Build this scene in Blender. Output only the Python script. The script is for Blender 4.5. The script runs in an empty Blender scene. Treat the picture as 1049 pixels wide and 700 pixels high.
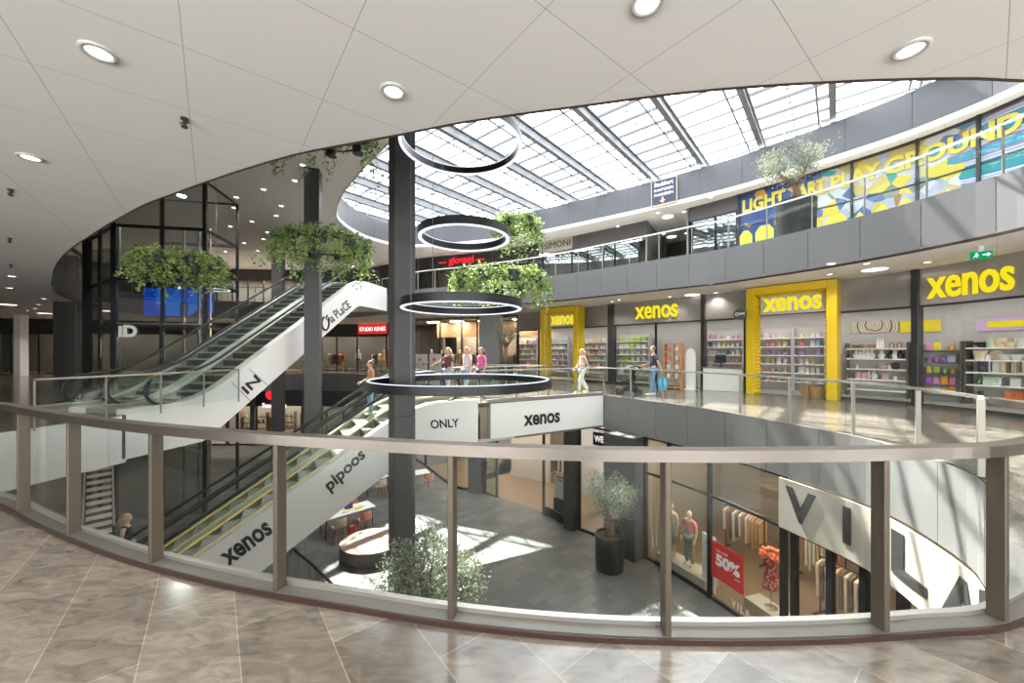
import bpy, bmesh, math, random
from mathutils import Vector, Matrix, noise
R = random.Random(7)
# ---- measured camera: eye 1.6 m over the gallery floor, level, looking along +Y
F, U0, VH, H = 388.0, 524.5, 361.0, 1.6
Z0, Z1, Z2 = -5.3, 0.0, 5.3          # ground, gallery, upper floor
C0, C1, C2 = -1.22, 4.05, 8.9        # their ceilings
DT = 10.35                           # top of the drum under the glass roof
sc = bpy.context.scene
COL = sc.collection

def P(u, v, z):
    Y = F * (H - z) / (v - VH)
    return Vector(((u - U0) * Y / F, Y, z))
def P2(u, v, z):
    p = P(u, v, z); return (p.x, p.y)
def PY(u, v, Y):
    return Vector(((u - U0) * Y / F, Y, H + (VH - v) * Y / F))
def HIT(u, v, a, b):
    """where a sight line meets the upright plane through plan points a and b"""
    p = (u - U0) / F; dx, dy = b[0] - a[0], b[1] - a[1]
    t = (p * a[1] - a[0]) / (dx - p * dy); Y = a[1] + t * dy
    return Vector((a[0] + t * dx, Y, H + (VH - v) * Y / F))

# ---------------------------------------------------------------- mesh builder
class MB:
    def __init__(s): s.v = []; s.f = []
    def add(s, vs, fs):
        n = len(s.v); s.v += [tuple(x) for x in vs]; s.f += [tuple(i + n for i in f) for f in fs]; return s
    def box(s, c, size, rz=0.0, M=None):
        x, y, z = [d / 2 for d in size]
        vs = [Vector((a * x, b * y, e * z)) for e in (-1, 1) for b in (-1, 1) for a in (-1, 1)]
        M = M or (Matrix.Translation(Vector(c)) @ Matrix.Rotation(rz, 4, 'Z'))
        return s.add([M @ q for q in vs], [(0, 2, 3, 1), (4, 5, 7, 6), (0, 1, 5, 4), (2, 6, 7, 3), (0, 4, 6, 2), (1, 3, 7, 5)])
    def bbox(s, c, size, rz=0.0, r=0.02):
        """box with chamfered upright and top edges"""
        x, y, z = [d / 2 for d in size]; r = min(r, x * .9, y * .9, z * .9)
        def ring(k, zz):
            return [(-x + k + r, -y + k, zz), (x - k - r, -y + k, zz), (x - k, -y + k + r, zz), (x - k, y - k - r, zz), (x - k - r, y - k, zz), (-x + k + r, y - k, zz), (-x + k, y - k - r, zz), (-x + k, -y + k + r, zz)]
        vs = ring(r * .6, -z) + ring(0, -z + r) + ring(0, z - r) + ring(r * .6, z)
        fs = [tuple(range(7, -1, -1)), tuple(range(24, 32))]
        for k in range(3):
            for i in range(8): j = (i + 1) % 8; fs.append((k * 8 + i, k * 8 + j, k * 8 + 8 + j, k * 8 + 8 + i))
        M = Matrix.Translation(Vector(c)) @ Matrix.Rotation(rz, 4, 'Z')
        return s.add([M @ Vector(q) for q in vs], fs)
    def bar(s, p, q, w, h, up=(0, 0, 1)):
        """rectangular bar from p to q, w sideways, h along up"""
        p, q = Vector(p), Vector(q); d = (q - p); L = d.length
        if L < 1e-6: return s
        d /= L; upv = Vector(up)
        if abs(d.dot(upv)) > .98: upv = Vector((1, 0, 0)) if abs(d.x) < .9 else Vector((0, 1, 0))
        x = d.cross(upv).normalized(); y = x.cross(d).normalized()
        M = Matrix((x, d, y)).transposed().to_4x4(); M.translation = (p + q) / 2
        return s.box(None, (w, L, h), M=M)
    def tube(s, path, r, n=8, closed=False, caps=True):
        path = [Vector(p) for p in path]; m = len(path)
        if not hasattr(r, '__len__'): r = [r] * m
        rings = []
        nx = None
        for i in range(m):
            a = path[(i - 1) % m] if (closed or i > 0) else path[i]
            b = path[(i + 1) % m] if (closed or i < m - 1) else path[i]
            d = (b - a)
            d = d.normalized() if d.length > 1e-9 else Vector((0, 0, 1))
            if nx is None:
                nx = d.cross(Vector((0, 0, 1)) if abs(d.z) < .9 else Vector((1, 0, 0))).normalized()
            nx = (nx - d * nx.dot(d)); nx = nx.normalized() if nx.length > 1e-6 else d.orthogonal().normalized()
            ny = d.cross(nx)
            rings.append([path[i] + (nx * math.cos(t) + ny * math.sin(t)) * r[i] for t in [2 * math.pi * k / n for k in range(n)]])
        fs = []
        for i in range(m if closed else m - 1):
            j = (i + 1) % m
            for k in range(n):
                l = (k + 1) % n; fs.append((i * n + k, i * n + l, j * n + l, j * n + k))
        if caps and not closed: fs += [tuple(range(n - 1, -1, -1)), tuple((m - 1) * n + k for k in range(n))]
        return s.add([q for g in rings for q in g], fs)
    def lathe(s, prof, c, n=24, sx=1.0, sy=1.0):
        c = Vector(c); m = len(prof); vs = []
        for r, z in prof:
            for k in range(n):
                t = 2 * math.pi * k / n; vs.append(c + Vector((r * sx * math.cos(t), r * sy * math.sin(t), z)))
        fs = [(i * n + k, i * n + (k + 1) % n, (i + 1) * n + (k + 1) % n, (i + 1) * n + k) for i in range(m - 1) for k in range(n)]
        if prof[0] == prof[-1]: return s.add(vs, fs)
        if prof[0][0] > 1e-4: fs.append(tuple(range(n - 1, -1, -1)))
        if prof[-1][0] > 1e-4: fs.append(tuple((m - 1) * n + k for k in range(n)))
        return s.add(vs, fs)
    def ball(s, c, r, n=12, m=8, rz=0):
        rx, ry, rzz = r if hasattr(r, '__len__') else (r, r, r)
        pr = [(math.sin(math.pi * i / m), -math.cos(math.pi * i / m)) for i in range(m + 1)]
        vs = []; fs = []; cc = Vector(c); Rm = Matrix.Rotation(rz, 3, 'Z')
        for a, b in pr:
            for k in range(n):
                t = 2 * math.pi * k / n; vs.append(cc + Rm @ Vector((rx * a * math.cos(t), ry * a * math.sin(t), rzz * b)))
        for i in range(m):
            for k in range(n): fs.append((i * n + k, i * n + (k + 1) % n, (i + 1) * n + (k + 1) % n, (i + 1) * n + k))
        return s.add(vs, fs)
    def prism(s, poly, z0, z1):
        n = len(poly)
        vs = [(x, y, z0) for x, y in poly] + [(x, y, z1) for x, y in poly]
        return s.add(vs, [tuple(range(n - 1, -1, -1)), tuple(range(n, 2 * n))] + [(i, (i + 1) % n, n + (i + 1) % n, n + i) for i in range(n)])
    def ribbon(s, pts, z0, z1, th, closed=False):
        """upright wall along plan points; th to the left of travel (negative: right)"""
        off = offset(pts, th, closed); n = len(pts)
        za = z0 if hasattr(z0, '__len__') else [z0] * n; zb = z1 if hasattr(z1, '__len__') else [z1] * n
        vs = []
        for i in range(n):
            p, q = pts[i], off[i]
            vs += [(p[0], p[1], za[i]), (p[0], p[1], zb[i]), (q[0], q[1], zb[i]), (q[0], q[1], za[i])]
        fs = []
        for i in range(n if closed else n - 1):
            j = (i + 1) % n
            for k in range(4): l = (k + 1) % 4; fs.append((i * 4 + k, j * 4 + k, j * 4 + l, i * 4 + l))
        if not closed: fs += [(0, 1, 2, 3), tuple((n - 1) * 4 + k for k in (3, 2, 1, 0))]
        return s.add(vs, fs)
    def mesh(s, name, mat=None, smooth=False):
        me = bpy.data.meshes.new(name); me.from_pydata(s.v, [], s.f)
        bm = bmesh.new(); bm.from_mesh(me); bmesh.ops.recalc_face_normals(bm, faces=bm.faces); bm.to_mesh(me); bm.free()
        if mat: me.materials.append(mat)
        if smooth:
            for p in me.polygons: p.use_smooth = True
            if smooth is not True: me.set_sharp_from_angle(angle=math.radians(smooth))
        me.update(); return me
    def build(s, name, mat=None, parent=None, smooth=False):
        return link(name, s.mesh(name, mat, smooth), parent)

def link(name, me, parent=None, M=None):
    o = bpy.data.objects.new(name, me); COL.objects.link(o)
    if parent is not None:
        o.parent = parent
        o.matrix_parent_inverse = BASE[parent.name].inverted() if parent.name in BASE else Matrix()
    if M is not None: o.matrix_local = M
    return o
BASE = {}
def tag(o, label=None, cat=None, group=None, kind=None):
    if label: o['label'] = label
    if cat: o['category'] = cat
    if group: o['group'] = group
    if kind: o['kind'] = kind
    return o
def thing(name, label, cat, loc, rz=0.0, group=None):
    """Empty at the thing's base; parts are given in world coordinates unless built with local=True meshes"""
    o = bpy.data.objects.new(name, None); COL.objects.link(o)
    o.empty_display_size = .1
    o.location = loc; o.rotation_euler = (0, 0, rz)
    M = Matrix.Translation(Vector(loc)) @ Matrix.Rotation(rz, 4, 'Z')
    BASE[o.name] = M
    tag(o, label, cat, group); return o
def lpart(name, mb, mat, parent, smooth=False):
    """a part whose mesh is in its parent's local coordinates"""
    me = mb.mesh(name, mat, smooth) if isinstance(mb, MB) else mb
    o = bpy.data.objects.new(name, me); COL.objects.link(o); o.parent = parent; return o
def struct(o): o['kind'] = 'structure'; return o
def kids(o): return [c for c in ALLKIDS.get(o.name, [])]
def copy_tree(o, parent=None):
    c = o.copy(); COL.objects.link(c)
    if parent is not None: c.parent = parent
    for ch in [x for x in bpy.data.objects if x.parent == o]: copy_tree(ch, c)
    return c

# ---------------------------------------------------------------- plan curves
def crom(pts, step=.25, closed=False):
    """smooth plan curve through points"""
    n = len(pts); out = []
    V = [Vector((p[0], p[1])) for p in pts]
    for i in range(n if closed else n - 1):
        p1, p2 = V[i], V[(i + 1) % n]
        p0 = V[i - 1] if (closed or i > 0) else p1 * 2 - p2
        p3 = V[(i + 2) % n] if (closed or i < n - 2) else p2 * 2 - p1
        k = max(1, int((p2 - p1).length / step))
        for j in range(k):
            t = j / k
            out.append(tuple(.5 * ((2 * p1) + (p2 - p0) * t + (2 * p0 - 5 * p1 + 4 * p2 - p3) * t * t + (3 * p1 - p0 - 3 * p2 + p3) * t ** 3)))
    if not closed: out.append(tuple(V[-1]))
    return out
def offset(pts, d, closed=False):
    n = len(pts); out = []
    for i in range(n):
        a = pts[i - 1] if (closed or i > 0) else pts[i]
        b = pts[(i + 1) % n] if (closed or i < n - 1) else pts[i]
        t = Vector((b[0] - a[0], b[1] - a[1]))
        t = t.normalized() if t.length > 1e-9 else Vector((1, 0))
        out.append((pts[i][0] - t.y * d, pts[i][1] + t.x * d))
    return out
class Path:
    def __init__(s, pts):
        s.p = [Vector((q[0], q[1])) for q in pts]; s.l = [0.0]
        for a, b in zip(s.p, s.p[1:]): s.l.append(s.l[-1] + (b - a).length)
        s.L = s.l[-1]
    def at(s, d):
        d = max(0, min(s.L, d))
        for i in range(1, len(s.l)):
            if s.l[i] >= d: break
        k = (d - s.l[i - 1]) / max(1e-9, s.l[i] - s.l[i - 1]); return s.p[i - 1].lerp(s.p[i], k)
    def tan(s, d):
        return (s.at(d + .05) - s.at(d - .05)).normalized()
    def sub(s, a, b, step=.3):
        n = max(1, int(abs(b - a) / step)); return [tuple(s.at(a + (b - a) * i / n)) for i in range(n + 1)]
    def seek(s, u):
        """arc length where the curve crosses the sight line of column u (nearest crossing)"""
        p = (u - U0) / F; best = None
        for i in range(1, len(s.p)):
            fa = s.p[i - 1].x - p * s.p[i - 1].y; fb = s.p[i].x - p * s.p[i].y
            if fa * fb <= 0 and s.p[i].y > 0:
                k = fa / (fa - fb) if fa != fb else 0
                y = s.p[i - 1].y + k * (s.p[i].y - s.p[i - 1].y)
                if best is None or y < best[0]: best = (y, s.l[i - 1] + k * (s.l[i] - s.l[i - 1]))
        return best[1]

def slab(name, outer, hole, z0, z1, mat):
    cu = bpy.data.curves.new(name, 'CURVE'); cu.dimensions = '2D'; cu.fill_mode = 'BOTH'; cu.extrude = (z1 - z0) / 2
    for pts in (outer, hole):
        if not pts: continue
        sp = cu.splines.new('POLY'); sp.points.add(len(pts) - 1); sp.use_cyclic_u = True
        for q, p in zip(sp.points, pts): q.co = (p[0], p[1], 0, 1)
    t = bpy.data.objects.new('tmp', cu); COL.objects.link(t)
    dg = bpy.context.evaluated_depsgraph_get(); me = bpy.data.meshes.new_from_object(t.evaluated_get(dg))
    bpy.data.objects.remove(t)
    for v in me.vertices: v.co.z += (z0 + z1) / 2
    me.materials.clear(); me.materials.append(mat)
    return struct(link(name, me))

def text_mesh(txt, bold=.0, ext=.0, sp=1.0):
    cu = bpy.data.curves.new('t', 'FONT'); cu.body = txt; cu.size = 1; cu.offset = bold; cu.space_character = sp; cu.resolution_u = 3
    t = bpy.data.objects.new('tmp', cu); COL.objects.link(t)
    dg = bpy.context.evaluated_depsgraph_get(); me = bpy.data.meshes.new_from_object(t.evaluated_get(dg))
    bpy.data.objects.remove(t)
    vs = [v.co.copy() for v in me.vertices]; fs = [tuple(p.vertices) for p in me.polygons]; bpy.data.meshes.remove(me)
    x0, x1 = min(v.x for v in vs), max(v.x for v in vs); y0, y1 = min(v.y for v in vs), max(v.y for v in vs)
    return [((v.x - x0) / (x1 - x0), (v.y - y0) / (y1 - y0)) for v in vs], fs, (x1 - x0) / (y1 - y0)
def letters(name, txt, org, right, up, mat, parent=None, bold=.03, th=.01, sp=1.0, M=None):
    """raised lettering whose box has corner org and edges right, up (world vectors)"""
    vs, fs, asp = text_mesh(txt, bold, sp=sp); org, right, up = Vector(org), Vector(right), Vector(up)
    nrm = right.cross(up).normalized() * th; n = len(vs)
    pts = [org + right * a + up * b for a, b in vs]
    mb = MB(); mb.add([p + nrm for p in pts] + pts, fs)
    ed = {}
    for f in fs:
        for i in range(len(f)):
            a, b = f[i], f[(i + 1) % len(f)]; k = (min(a, b), max(a, b)); ed.setdefault(k, []).append((a, b))
    mb.f += [(e[0][0], e[0][1], e[0][1] + n, e[0][0] + n) for e in ed.values() if len(e) == 1]
    return mb.build(name, mat, parent)
def letters_on_path(name, txt, path, d0, d1, z0, z1, off, mat, parent=None, bold=.03, th=.02, sp=1.0):
    """lettering bent along a plan curve from arc length d0 to d1, standing off it by off"""
    vs, fs, asp = text_mesh(txt, bold, sp=sp); n = len(vs); a = []; b = []
    for x, y in vs:
        d = d0 + (d1 - d0) * x; p = path.at(d); t = path.tan(d); nn = Vector((-t.y, t.x)); z = z0 + (z1 - z0) * y
        sg = 1 if off > 0 else -1
        q = p + nn * off; a.append((q.x, q.y, z)); q = p + nn * (off + th * sg); b.append((q.x, q.y, z))
    mb = MB(); mb.add(b + a, fs); ed = {}
    for f in fs:
        for i in range(len(f)):
            c, e = f[i], f[(i + 1) % len(f)]; ed.setdefault((min(c, e), max(c, e)), []).append((c, e))
    mb.f += [(e[0][0], e[0][1], e[0][1] + n, e[0][0] + n) for e in ed.values() if len(e) == 1]
    return mb.build(name, mat, parent)

# ---------------------------------------------------------------- materials
def new(name):
    m = bpy.data.materials.new(name); m.use_nodes = True; nt = m.node_tree; nt.nodes.clear()
    return m, nt, nt.nodes.new('ShaderNodeOutputMaterial')
def N(nt, t, **kw):
    n = nt.nodes.new('ShaderNode' + t)
    for k, v in kw.items():
        if k[0] == 'i': n.inputs[int(k[1:])].default_value = v
        elif k in n.inputs: n.inputs[k].default_value = v
        else: setattr(n, k, v)
    return n
def pbr(name, col, rough=.5, metal=0.0, var=0.0, scale=8.0, bump=0.0, bscale=60.0, spec=.5, coat=0.0):
    """principled with gentle procedural colour variation and bump"""
    m, nt, out = new(name); b = N(nt, 'BsdfPrincipled'); c = (*col, 1)
    b.inputs['Base Color'].default_value = c; b.inputs['Roughness'].default_value = rough; b.inputs['Metallic'].default_value = metal
    b.inputs['Specular IOR Level'].default_value = spec; b.inputs['Coat Weight'].default_value = coat
    tc = N(nt, 'TexCoord')
    nz = N(nt, 'TexNoise'); nz.inputs['Scale'].default_value = scale; nz.inputs['Detail'].default_value = 4
    nt.links.new(tc.outputs['Object'], nz.inputs['Vector'])
    mx = N(nt, 'MixRGB'); v = max(var, .02)
    mx.inputs[1].default_value = (*[x * (1 - v) for x in col], 1); mx.inputs[2].default_value = (*[min(1, x * (1 + v)) for x in col], 1)
    nt.links.new(nz.outputs['Fac'], mx.inputs[0]); nt.links.new(mx.outputs[0], b.inputs['Base Color'])
    if bump:
        n2 = N(nt, 'TexNoise'); n2.inputs['Scale'].default_value = bscale; n2.inputs['Detail'].default_value = 3
        nt.links.new(tc.outputs['Object'], n2.inputs['Vector'])
        bp = N(nt, 'Bump'); bp.inputs['Strength'].default_value = bump; bp.inputs['Distance'].default_value = .01
        nt.links.new(n2.outputs['Fac'], bp.inputs['Height']); nt.links.new(bp.outputs[0], b.inputs['Normal'])
    nt.links.new(b.outputs[0], out.inputs[0]); return m
def emis(name, col, st):
    m, nt, out = new(name); e = N(nt, 'Emission'); e.inputs[0].default_value = (*col, 1); e.inputs[1].default_value = st
    nt.links.new(e.outputs[0], out.inputs[0]); return m
def glassm(name, tint, f0=.05, rough=0.0, refl=1.0):
    """clear pane: Schlick mirror reflection over tinted transparency, the same from both faces"""
    m, nt, out = new(name)
    t = N(nt, 'BsdfTransparent'); t.inputs[0].default_value = (*tint, 1)
    g = N(nt, 'BsdfGlossy'); g.inputs['Roughness'].default_value = rough; g.inputs[0].default_value = (refl, refl, refl, 1)
    lw = N(nt, 'LayerWeight'); lw.inputs[0].default_value = .5
    pw = N(nt, 'Math', operation='POWER'); pw.inputs[1].default_value = 5; nt.links.new(lw.outputs['Facing'], pw.inputs[0])
    ma = N(nt, 'Math', operation='MULTIPLY_ADD'); ma.inputs[1].default_value = (1 - f0) * .6; ma.inputs[2].default_value = f0; nt.links.new(pw.outputs[0], ma.inputs[0])
    mx = N(nt, 'MixShader'); nt.links.new(ma.outputs[0], mx.inputs[0]); nt.links.new(t.outputs[0], mx.inputs[1]); nt.links.new(g.outputs[0], mx.inputs[2])
    nt.links.new(mx.outputs[0], out.inputs[0]); return m
PHI = math.radians(38.3)
def tiles(name, c1, c2, mortar, bw, rh, ms, rough, off=.5, loc=(0, 0), rot=PHI, vein=None, bump=.15, spec=.5, nscale=2.0, squash=1.0, freq=2, turn=False):
    m, nt, out = new(name); b = N(nt, 'BsdfPrincipled'); b.inputs['Roughness'].default_value = rough; b.inputs['Specular IOR Level'].default_value = spec
    tc = N(nt, 'TexCoord'); mp = N(nt, 'Mapping'); mp.inputs['Rotation'].default_value = (0, 0, -rot - (math.pi / 2 if turn else 0)); mp.inputs['Location'].default_value = (loc[0], loc[1], 0)
    nt.links.new(tc.outputs['Object'], mp.inputs[0])
    br = N(nt, 'TexBrick'); br.offset = off; br.offset_frequency = freq; br.squash = squash
    br.inputs['Scale'].default_value = 1; br.inputs['Brick Width'].default_value = bw; br.inputs['Row Height'].default_value = rh
    br.inputs['Mortar Size'].default_value = ms; br.inputs['Mortar Smooth'].default_value = .2
    br.inputs['Color1'].default_value = (*c1, 1); br.inputs['Color2'].default_value = (*c2, 1); br.inputs['Mortar'].default_value = (*mortar, 1)
    nt.links.new(mp.outputs[0], br.inputs['Vector'])
    nz = N(nt, 'TexNoise'); nz.inputs['Scale'].default_value = nscale; nz.inputs['Detail'].default_value = 8; nz.inputs['Roughness'].default_value = .65; nz.inputs['Distortion'].default_value = 1.2
    mp2 = N(nt, 'Mapping'); mp2.inputs['Rotation'].default_value = (0, 0, .5); mp2.inputs['Scale'].default_value = (1, 2.6, 1)
    nt.links.new(tc.outputs['Object'], mp2.inputs[0]); nt.links.new(mp2.outputs[0], nz.inputs['Vector'])
    rp = N(nt, 'ValToRGB'); rp.color_ramp.elements[0].position = .3; rp.color_ramp.elements[1].position = .72
    k = vein or .12
    rp.color_ramp.elements[0].color = (1 - k, 1 - k, 1 - k, 1); rp.color_ramp.elements[1].color = (1 + k, 1 + k * .95, 1 + k * .9, 1)
    nt.links.new(nz.outputs['Fac'], rp.inputs[0])
    mx = N(nt, 'MixRGB'); mx.blend_type = 'MULTIPLY'; mx.inputs[0].default_value = 1
    nt.links.new(br.outputs['Color'], mx.inputs[1]); nt.links.new(rp.outputs[0], mx.inputs[2]); nt.links.new(mx.outputs[0], b.inputs['Base Color'])
    bp = N(nt, 'Bump'); bp.inputs['Strength'].default_value = bump; bp.inputs['Distance'].default_value = .004; bp.invert = True
    nt.links.new(br.outputs['Fac'], bp.inputs['Height']); nt.links.new(bp.outputs[0], b.inputs['Normal'])
    nt.links.new(b.outputs[0], out.inputs[0]); return m

M = {}
M['ceiling'] = tiles('ceiling_panels', (.86, .837, .825), (.87, .847, .835), (.45, .42, .40), 1.025, 1.025, .003, .85, off=0, loc=(.189, -.945), vein=.045, nscale=150, spec=.2)
M['ceiling2'] = pbr('plain_ceiling', (.68, .63, .60), .9, var=.02, spec=.2)
M['stone'] = tiles('gallery_stone', (.165, .142, .120), (.100, .085, .071), (.22, .195, .17), .92, .41, .003, .15, loc=(.05, .11), vein=.42, nscale=4.5, turn=True, spec=.75)
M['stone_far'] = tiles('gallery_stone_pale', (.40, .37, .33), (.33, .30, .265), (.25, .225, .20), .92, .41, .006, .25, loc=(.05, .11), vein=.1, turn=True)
M['paver'] = tiles('ground_pavers', (.125, .118, .112), (.074, .071, .068), (.06, .058, .056), .62, .31, .004, .5, off=.37, rot=math.radians(38), vein=.12, nscale=5)
M['kerb'] = pbr('kerb_stone', (.085, .077, .068), .3, var=.2, scale=6, bump=.1)
M['brownstrip'] = pbr('bronze_strip', (.04, .019, .016), .35, .2)
M['rail_post'] = pbr('rail_post_steel', (.34, .32, .28), .5, .3)
M['cable'] = pbr('cable', (.25, .25, .26), .4, .6)
M['deck'] = pbr('escalator_deck', (.56, .54, .48), .38, .25)
M['bronze'] = pbr('sprinkler_bronze', (.07, .05, .035), .4, .5)
M['lamp_trim'] = pbr('lamp_trim', (.55, .54, .52), .4)
M['steel'] = pbr('brushed_steel', (.46, .43, .395), .34, .85, var=.05)
M['steel_rail'] = pbr('handrail_steel', (.215, .185, .165), .3, .9, var=.04)
M['chrome'] = pbr('pale_steel', (.72, .70, .66), .25, .9)
M['post'] = pbr('post_bronze_steel', (.11, .09, .07), .42, .6, var=.08, scale=20)
M['glass_lift'] = glassm('lift_glass', (.80, .85, .84), .22)
M['fascia'] = pbr('grey_fascia', (.215, .212, .205), .5, .15, var=.03, scale=3)
M['fascia2'] = pbr('upper_grey_fascia', (.185, .185, .187), .45, .2, var=.03, scale=3)
M['fascia_dark'] = pbr('dark_fascia', (.105, .10, .10), .5, .1, var=.03)
M['drum'] = pbr('drum_panel', (.108, .112, .122), .5, .1, var=.02)
M['seam'] = pbr('seam_dark', (.06, .06, .06), .8)  # even dark colour of the panel joints and their backing
M['column'] = pbr('column_slate', (.072, .070, .071), .55, .1, var=.12, scale=14, bump=.15, bscale=90)
M['dark'] = pbr('dark_cladding', (.035, .034, .034), .5, var=.1)
M['black'] = pbr('matt_black', (.018, .018, .019), .55)
M['blackmetal'] = pbr('black_metal', (.03, .03, .033), .38, .4)
M['rubber'] = pbr('handrail_rubber', (.014, .014, .015), .38)
M['white'] = pbr('white_paint', (.82, .80, .78), .5)
M['clad'] = pbr('pale_cladding', (.80, .775, .745), .42, var=.015)
M['cream'] = pbr('cream_board', (.48, .435, .37), .6, var=.02)
M['wallwhite'] = pbr('shop_wall', (.50, .48, .48), .8)
M['yellow'] = pbr('yellow_gloss', (.62, .42, .002), .38, var=.03)
M['yellow_sign'] = pbr('yellow_letter', (.95, .80, .02), .4)
M['yemit'] = emis('yellow_lit_letter', (1, .80, .02), .52)
M['led'] = emis('led_strip', (.80, .86, 1), .85)
M['lamp'] = emis('downlight_lens', (1, .97, .92), 3)
M['lampw'] = emis('recessed_lens', (1, .95, .88), 1.6)
M['glass'] = glassm('clear_glass', (.95, .975, .965), .012)
M['glass_rail'] = glassm('balustrade_glass', (.955, .98, .968), .02)
M['glass_shop'] = glassm('shop_glass', (.96, .97, .965), .025)
M['glass_dark'] = glassm('tinted_glass', (.74, .80, .80), .14)
M['glass_green'] = glassm('green_glass', (.78, .92, .86), .05)
M['roofglass'] = glassm('roof_glass', (.96, .975, .985), .005, refl=.2)
M['beam'] = pbr('roof_steel', (.20, .205, .215), .5, .3)
M['purlin'] = pbr('roof_bar', (.13, .13, .135), .5, .2)
M['soil'] = pbr('soil', (.06, .045, .03), .9, var=.4, scale=40)
M['bark'] = pbr('olive_bark', (.20, .125, .075), .85, var=.35, scale=30, bump=.6, bscale=40)
M['pot'] = pbr('black_planter', (.022, .023, .025), .42, var=.15, scale=20)
M['wood'] = None
M['skin'] = pbr('skin', (.62, .38, .27), .55)
M['hair_blond'] = pbr('blond_hair', (.46, .30, .15), .6, var=.3, scale=60)
M['hair_brown'] = pbr('brown_hair', (.13, .075, .045), .6, var=.3, scale=60)
M['jeans'] = pbr('blue_denim', (.20, .32, .48), .85, var=.25, scale=30)
M['jeans_pale'] = pbr('pale_denim', (.50, .60, .72), .85, var=.15, scale=30)
M['mannequin'] = pbr('mannequin_skin', (.72, .56, .42), .5)
M['red'] = pbr('red_sign', (.62, .03, .025), .5)
M['redemit'] = emis('red_lit_letter', (1, .03, .05), .55)
M['wemit'] = emis('white_lit_letter', (1, .98, .95), .6)
M['studio'] = emis('lit_red_sign', (.85, .05, .04), .4)
M['oak'] = pbr('oak_floor', (.20, .13, .078), .35, var=.2, scale=6)
M['shopfloor'] = pbr('shop_vinyl', (.34, .32, .30), .4, var=.05)
M['warmwall'] = pbr('warm_wall', (.26, .225, .19), .8, var=.06)
M['darkwall'] = pbr('dark_shop_wall', (.06, .055, .052), .8)
def leafm(name, c1, c2):
    m, nt, out = new(name); b = N(nt, 'BsdfPrincipled'); b.inputs['Roughness'].default_value = .55
    g = N(nt, 'NewGeometry'); rp = N(nt, 'ValToRGB'); rp.color_ramp.elements[0].color = (*c1, 1); rp.color_ramp.elements[1].color = (*c2, 1)
    nt.links.new(g.outputs['Random Per Island'], rp.inputs[0]); nt.links.new(rp.outputs[0], b.inputs['Base Color'])
    tr = N(nt, 'BsdfTranslucent'); nt.links.new(rp.outputs[0], tr.inputs[0])
    mx = N(nt, 'MixShader'); mx.inputs[0].default_value = .3
    nt.links.new(b.outputs[0], mx.inputs[1]); nt.links.new(tr.outputs[0], mx.inputs[2]); nt.links.new(mx.outputs[0], out.inputs[0]); return m
M['ivy'] = leafm('ivy_leaf', (.07, .15, .03), (.42, .52, .17))
M['olive'] = leafm('olive_leaf', (.10, .13, .075), (.36, .39, .28))
def woodslats():
    m, nt, out = new('bench_slats'); b = N(nt, 'BsdfPrincipled'); b.inputs['Roughness'].default_value = .5
    tc = N(nt, 'TexCoord'); mp = N(nt, 'Mapping'); mp.inputs['Rotation'].default_value = (0, 0, -.55); nt.links.new(tc.outputs['Object'], mp.inputs[0])
    br = N(nt, 'TexBrick'); br.inputs['Scale'].default_value = 1; br.inputs['Brick Width'].default_value = 1.6; br.inputs['Row Height'].default_value = .085; br.inputs['Mortar Size'].default_value = .008
    br.inputs['Color1'].default_value = (.34, .22, .16, 1); br.inputs['Color2'].default_value = (.25, .155, .11, 1); br.inputs['Mortar'].default_value = (.08, .05, .035, 1)
    nt.links.new(mp.outputs[0], br.inputs['Vector']); nt.links.new(br.outputs['Color'], b.inputs['Base Color']); nt.links.new(b.outputs[0], out.inputs[0]); return m
M['wood'] = woodslats()
PC = {}
def plain(col, rough=.5):
    k = tuple(round(c, 3) for c in col) + (rough,)
    if k not in PC: PC[k] = pbr('colour_%d' % len(PC), col, rough)
    return PC[k]
EXPO = 0.9; SKY = 4.5; SUN = 18; DL = 150; SHOP = 13; BACK_FILL = 450
# ================================================================ camera, sky, sun
cam = bpy.data.cameras.new('camera'); co = bpy.data.objects.new('camera', cam); COL.objects.link(co)
co.location = (0, 0, H); co.rotation_euler = (math.pi / 2, 0, 0)
cam.sensor_width = 36; cam.lens = F / 1049 * 36; cam.shift_y = (VH - 350) / 1049; cam.clip_start = .05; cam.clip_end = 500
sc.camera = co
sc.view_settings.view_transform = 'Standard'; sc.view_settings.look = 'None'; sc.view_settings.gamma = 1; sc.view_settings.exposure = EXPO
sc.view_settings.use_curve_mapping = False
w = bpy.data.worlds.new('sky'); sc.world = w; w.use_nodes = True
bg = w.node_tree.nodes['Background']; bg.inputs[0].default_value = (.93, .965, 1, 1); bg.inputs[1].default_value = SKY
sun = bpy.data.lights.new('sun', 'SUN'); sun.energy = SUN; sun.angle = math.radians(.6); sun.color = (1, .955, .88)
so = bpy.data.objects.new('sun', sun); COL.objects.link(so); so.location = (-8, 20, 30)
so.rotation_euler = Vector((.24, -.635, -1)).to_track_quat('-Z', 'Y').to_euler()
cy = sc.cycles
cy.max_bounces = 9; cy.diffuse_bounces = 5; cy.glossy_bounces = 4; cy.transparent_max_bounces = 24; cy.transmission_bounces = 4
cy.caustics_reflective = False; cy.caustics_refractive = False; cy.sample_clamp_indirect = 4
cy.use_denoising = True

LN = [0]
def arealight(loc, energy, size=.2, col=(1, .95, .88), sy=None, rot=(0, 0, 0), spread=None):
    l = bpy.data.lights.new('room_light', 'AREA'); l.energy = energy; l.color = col
    l.shape = 'DISK' if sy is None else 'RECTANGLE'; l.size = size
    if sy: l.size_y = sy
    if spread: l.spread = spread
    o = bpy.data.objects.new('room_light', l); COL.objects.link(o); o.location = loc; o.rotation_euler = rot
    o.visible_camera = True
    return o

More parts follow.
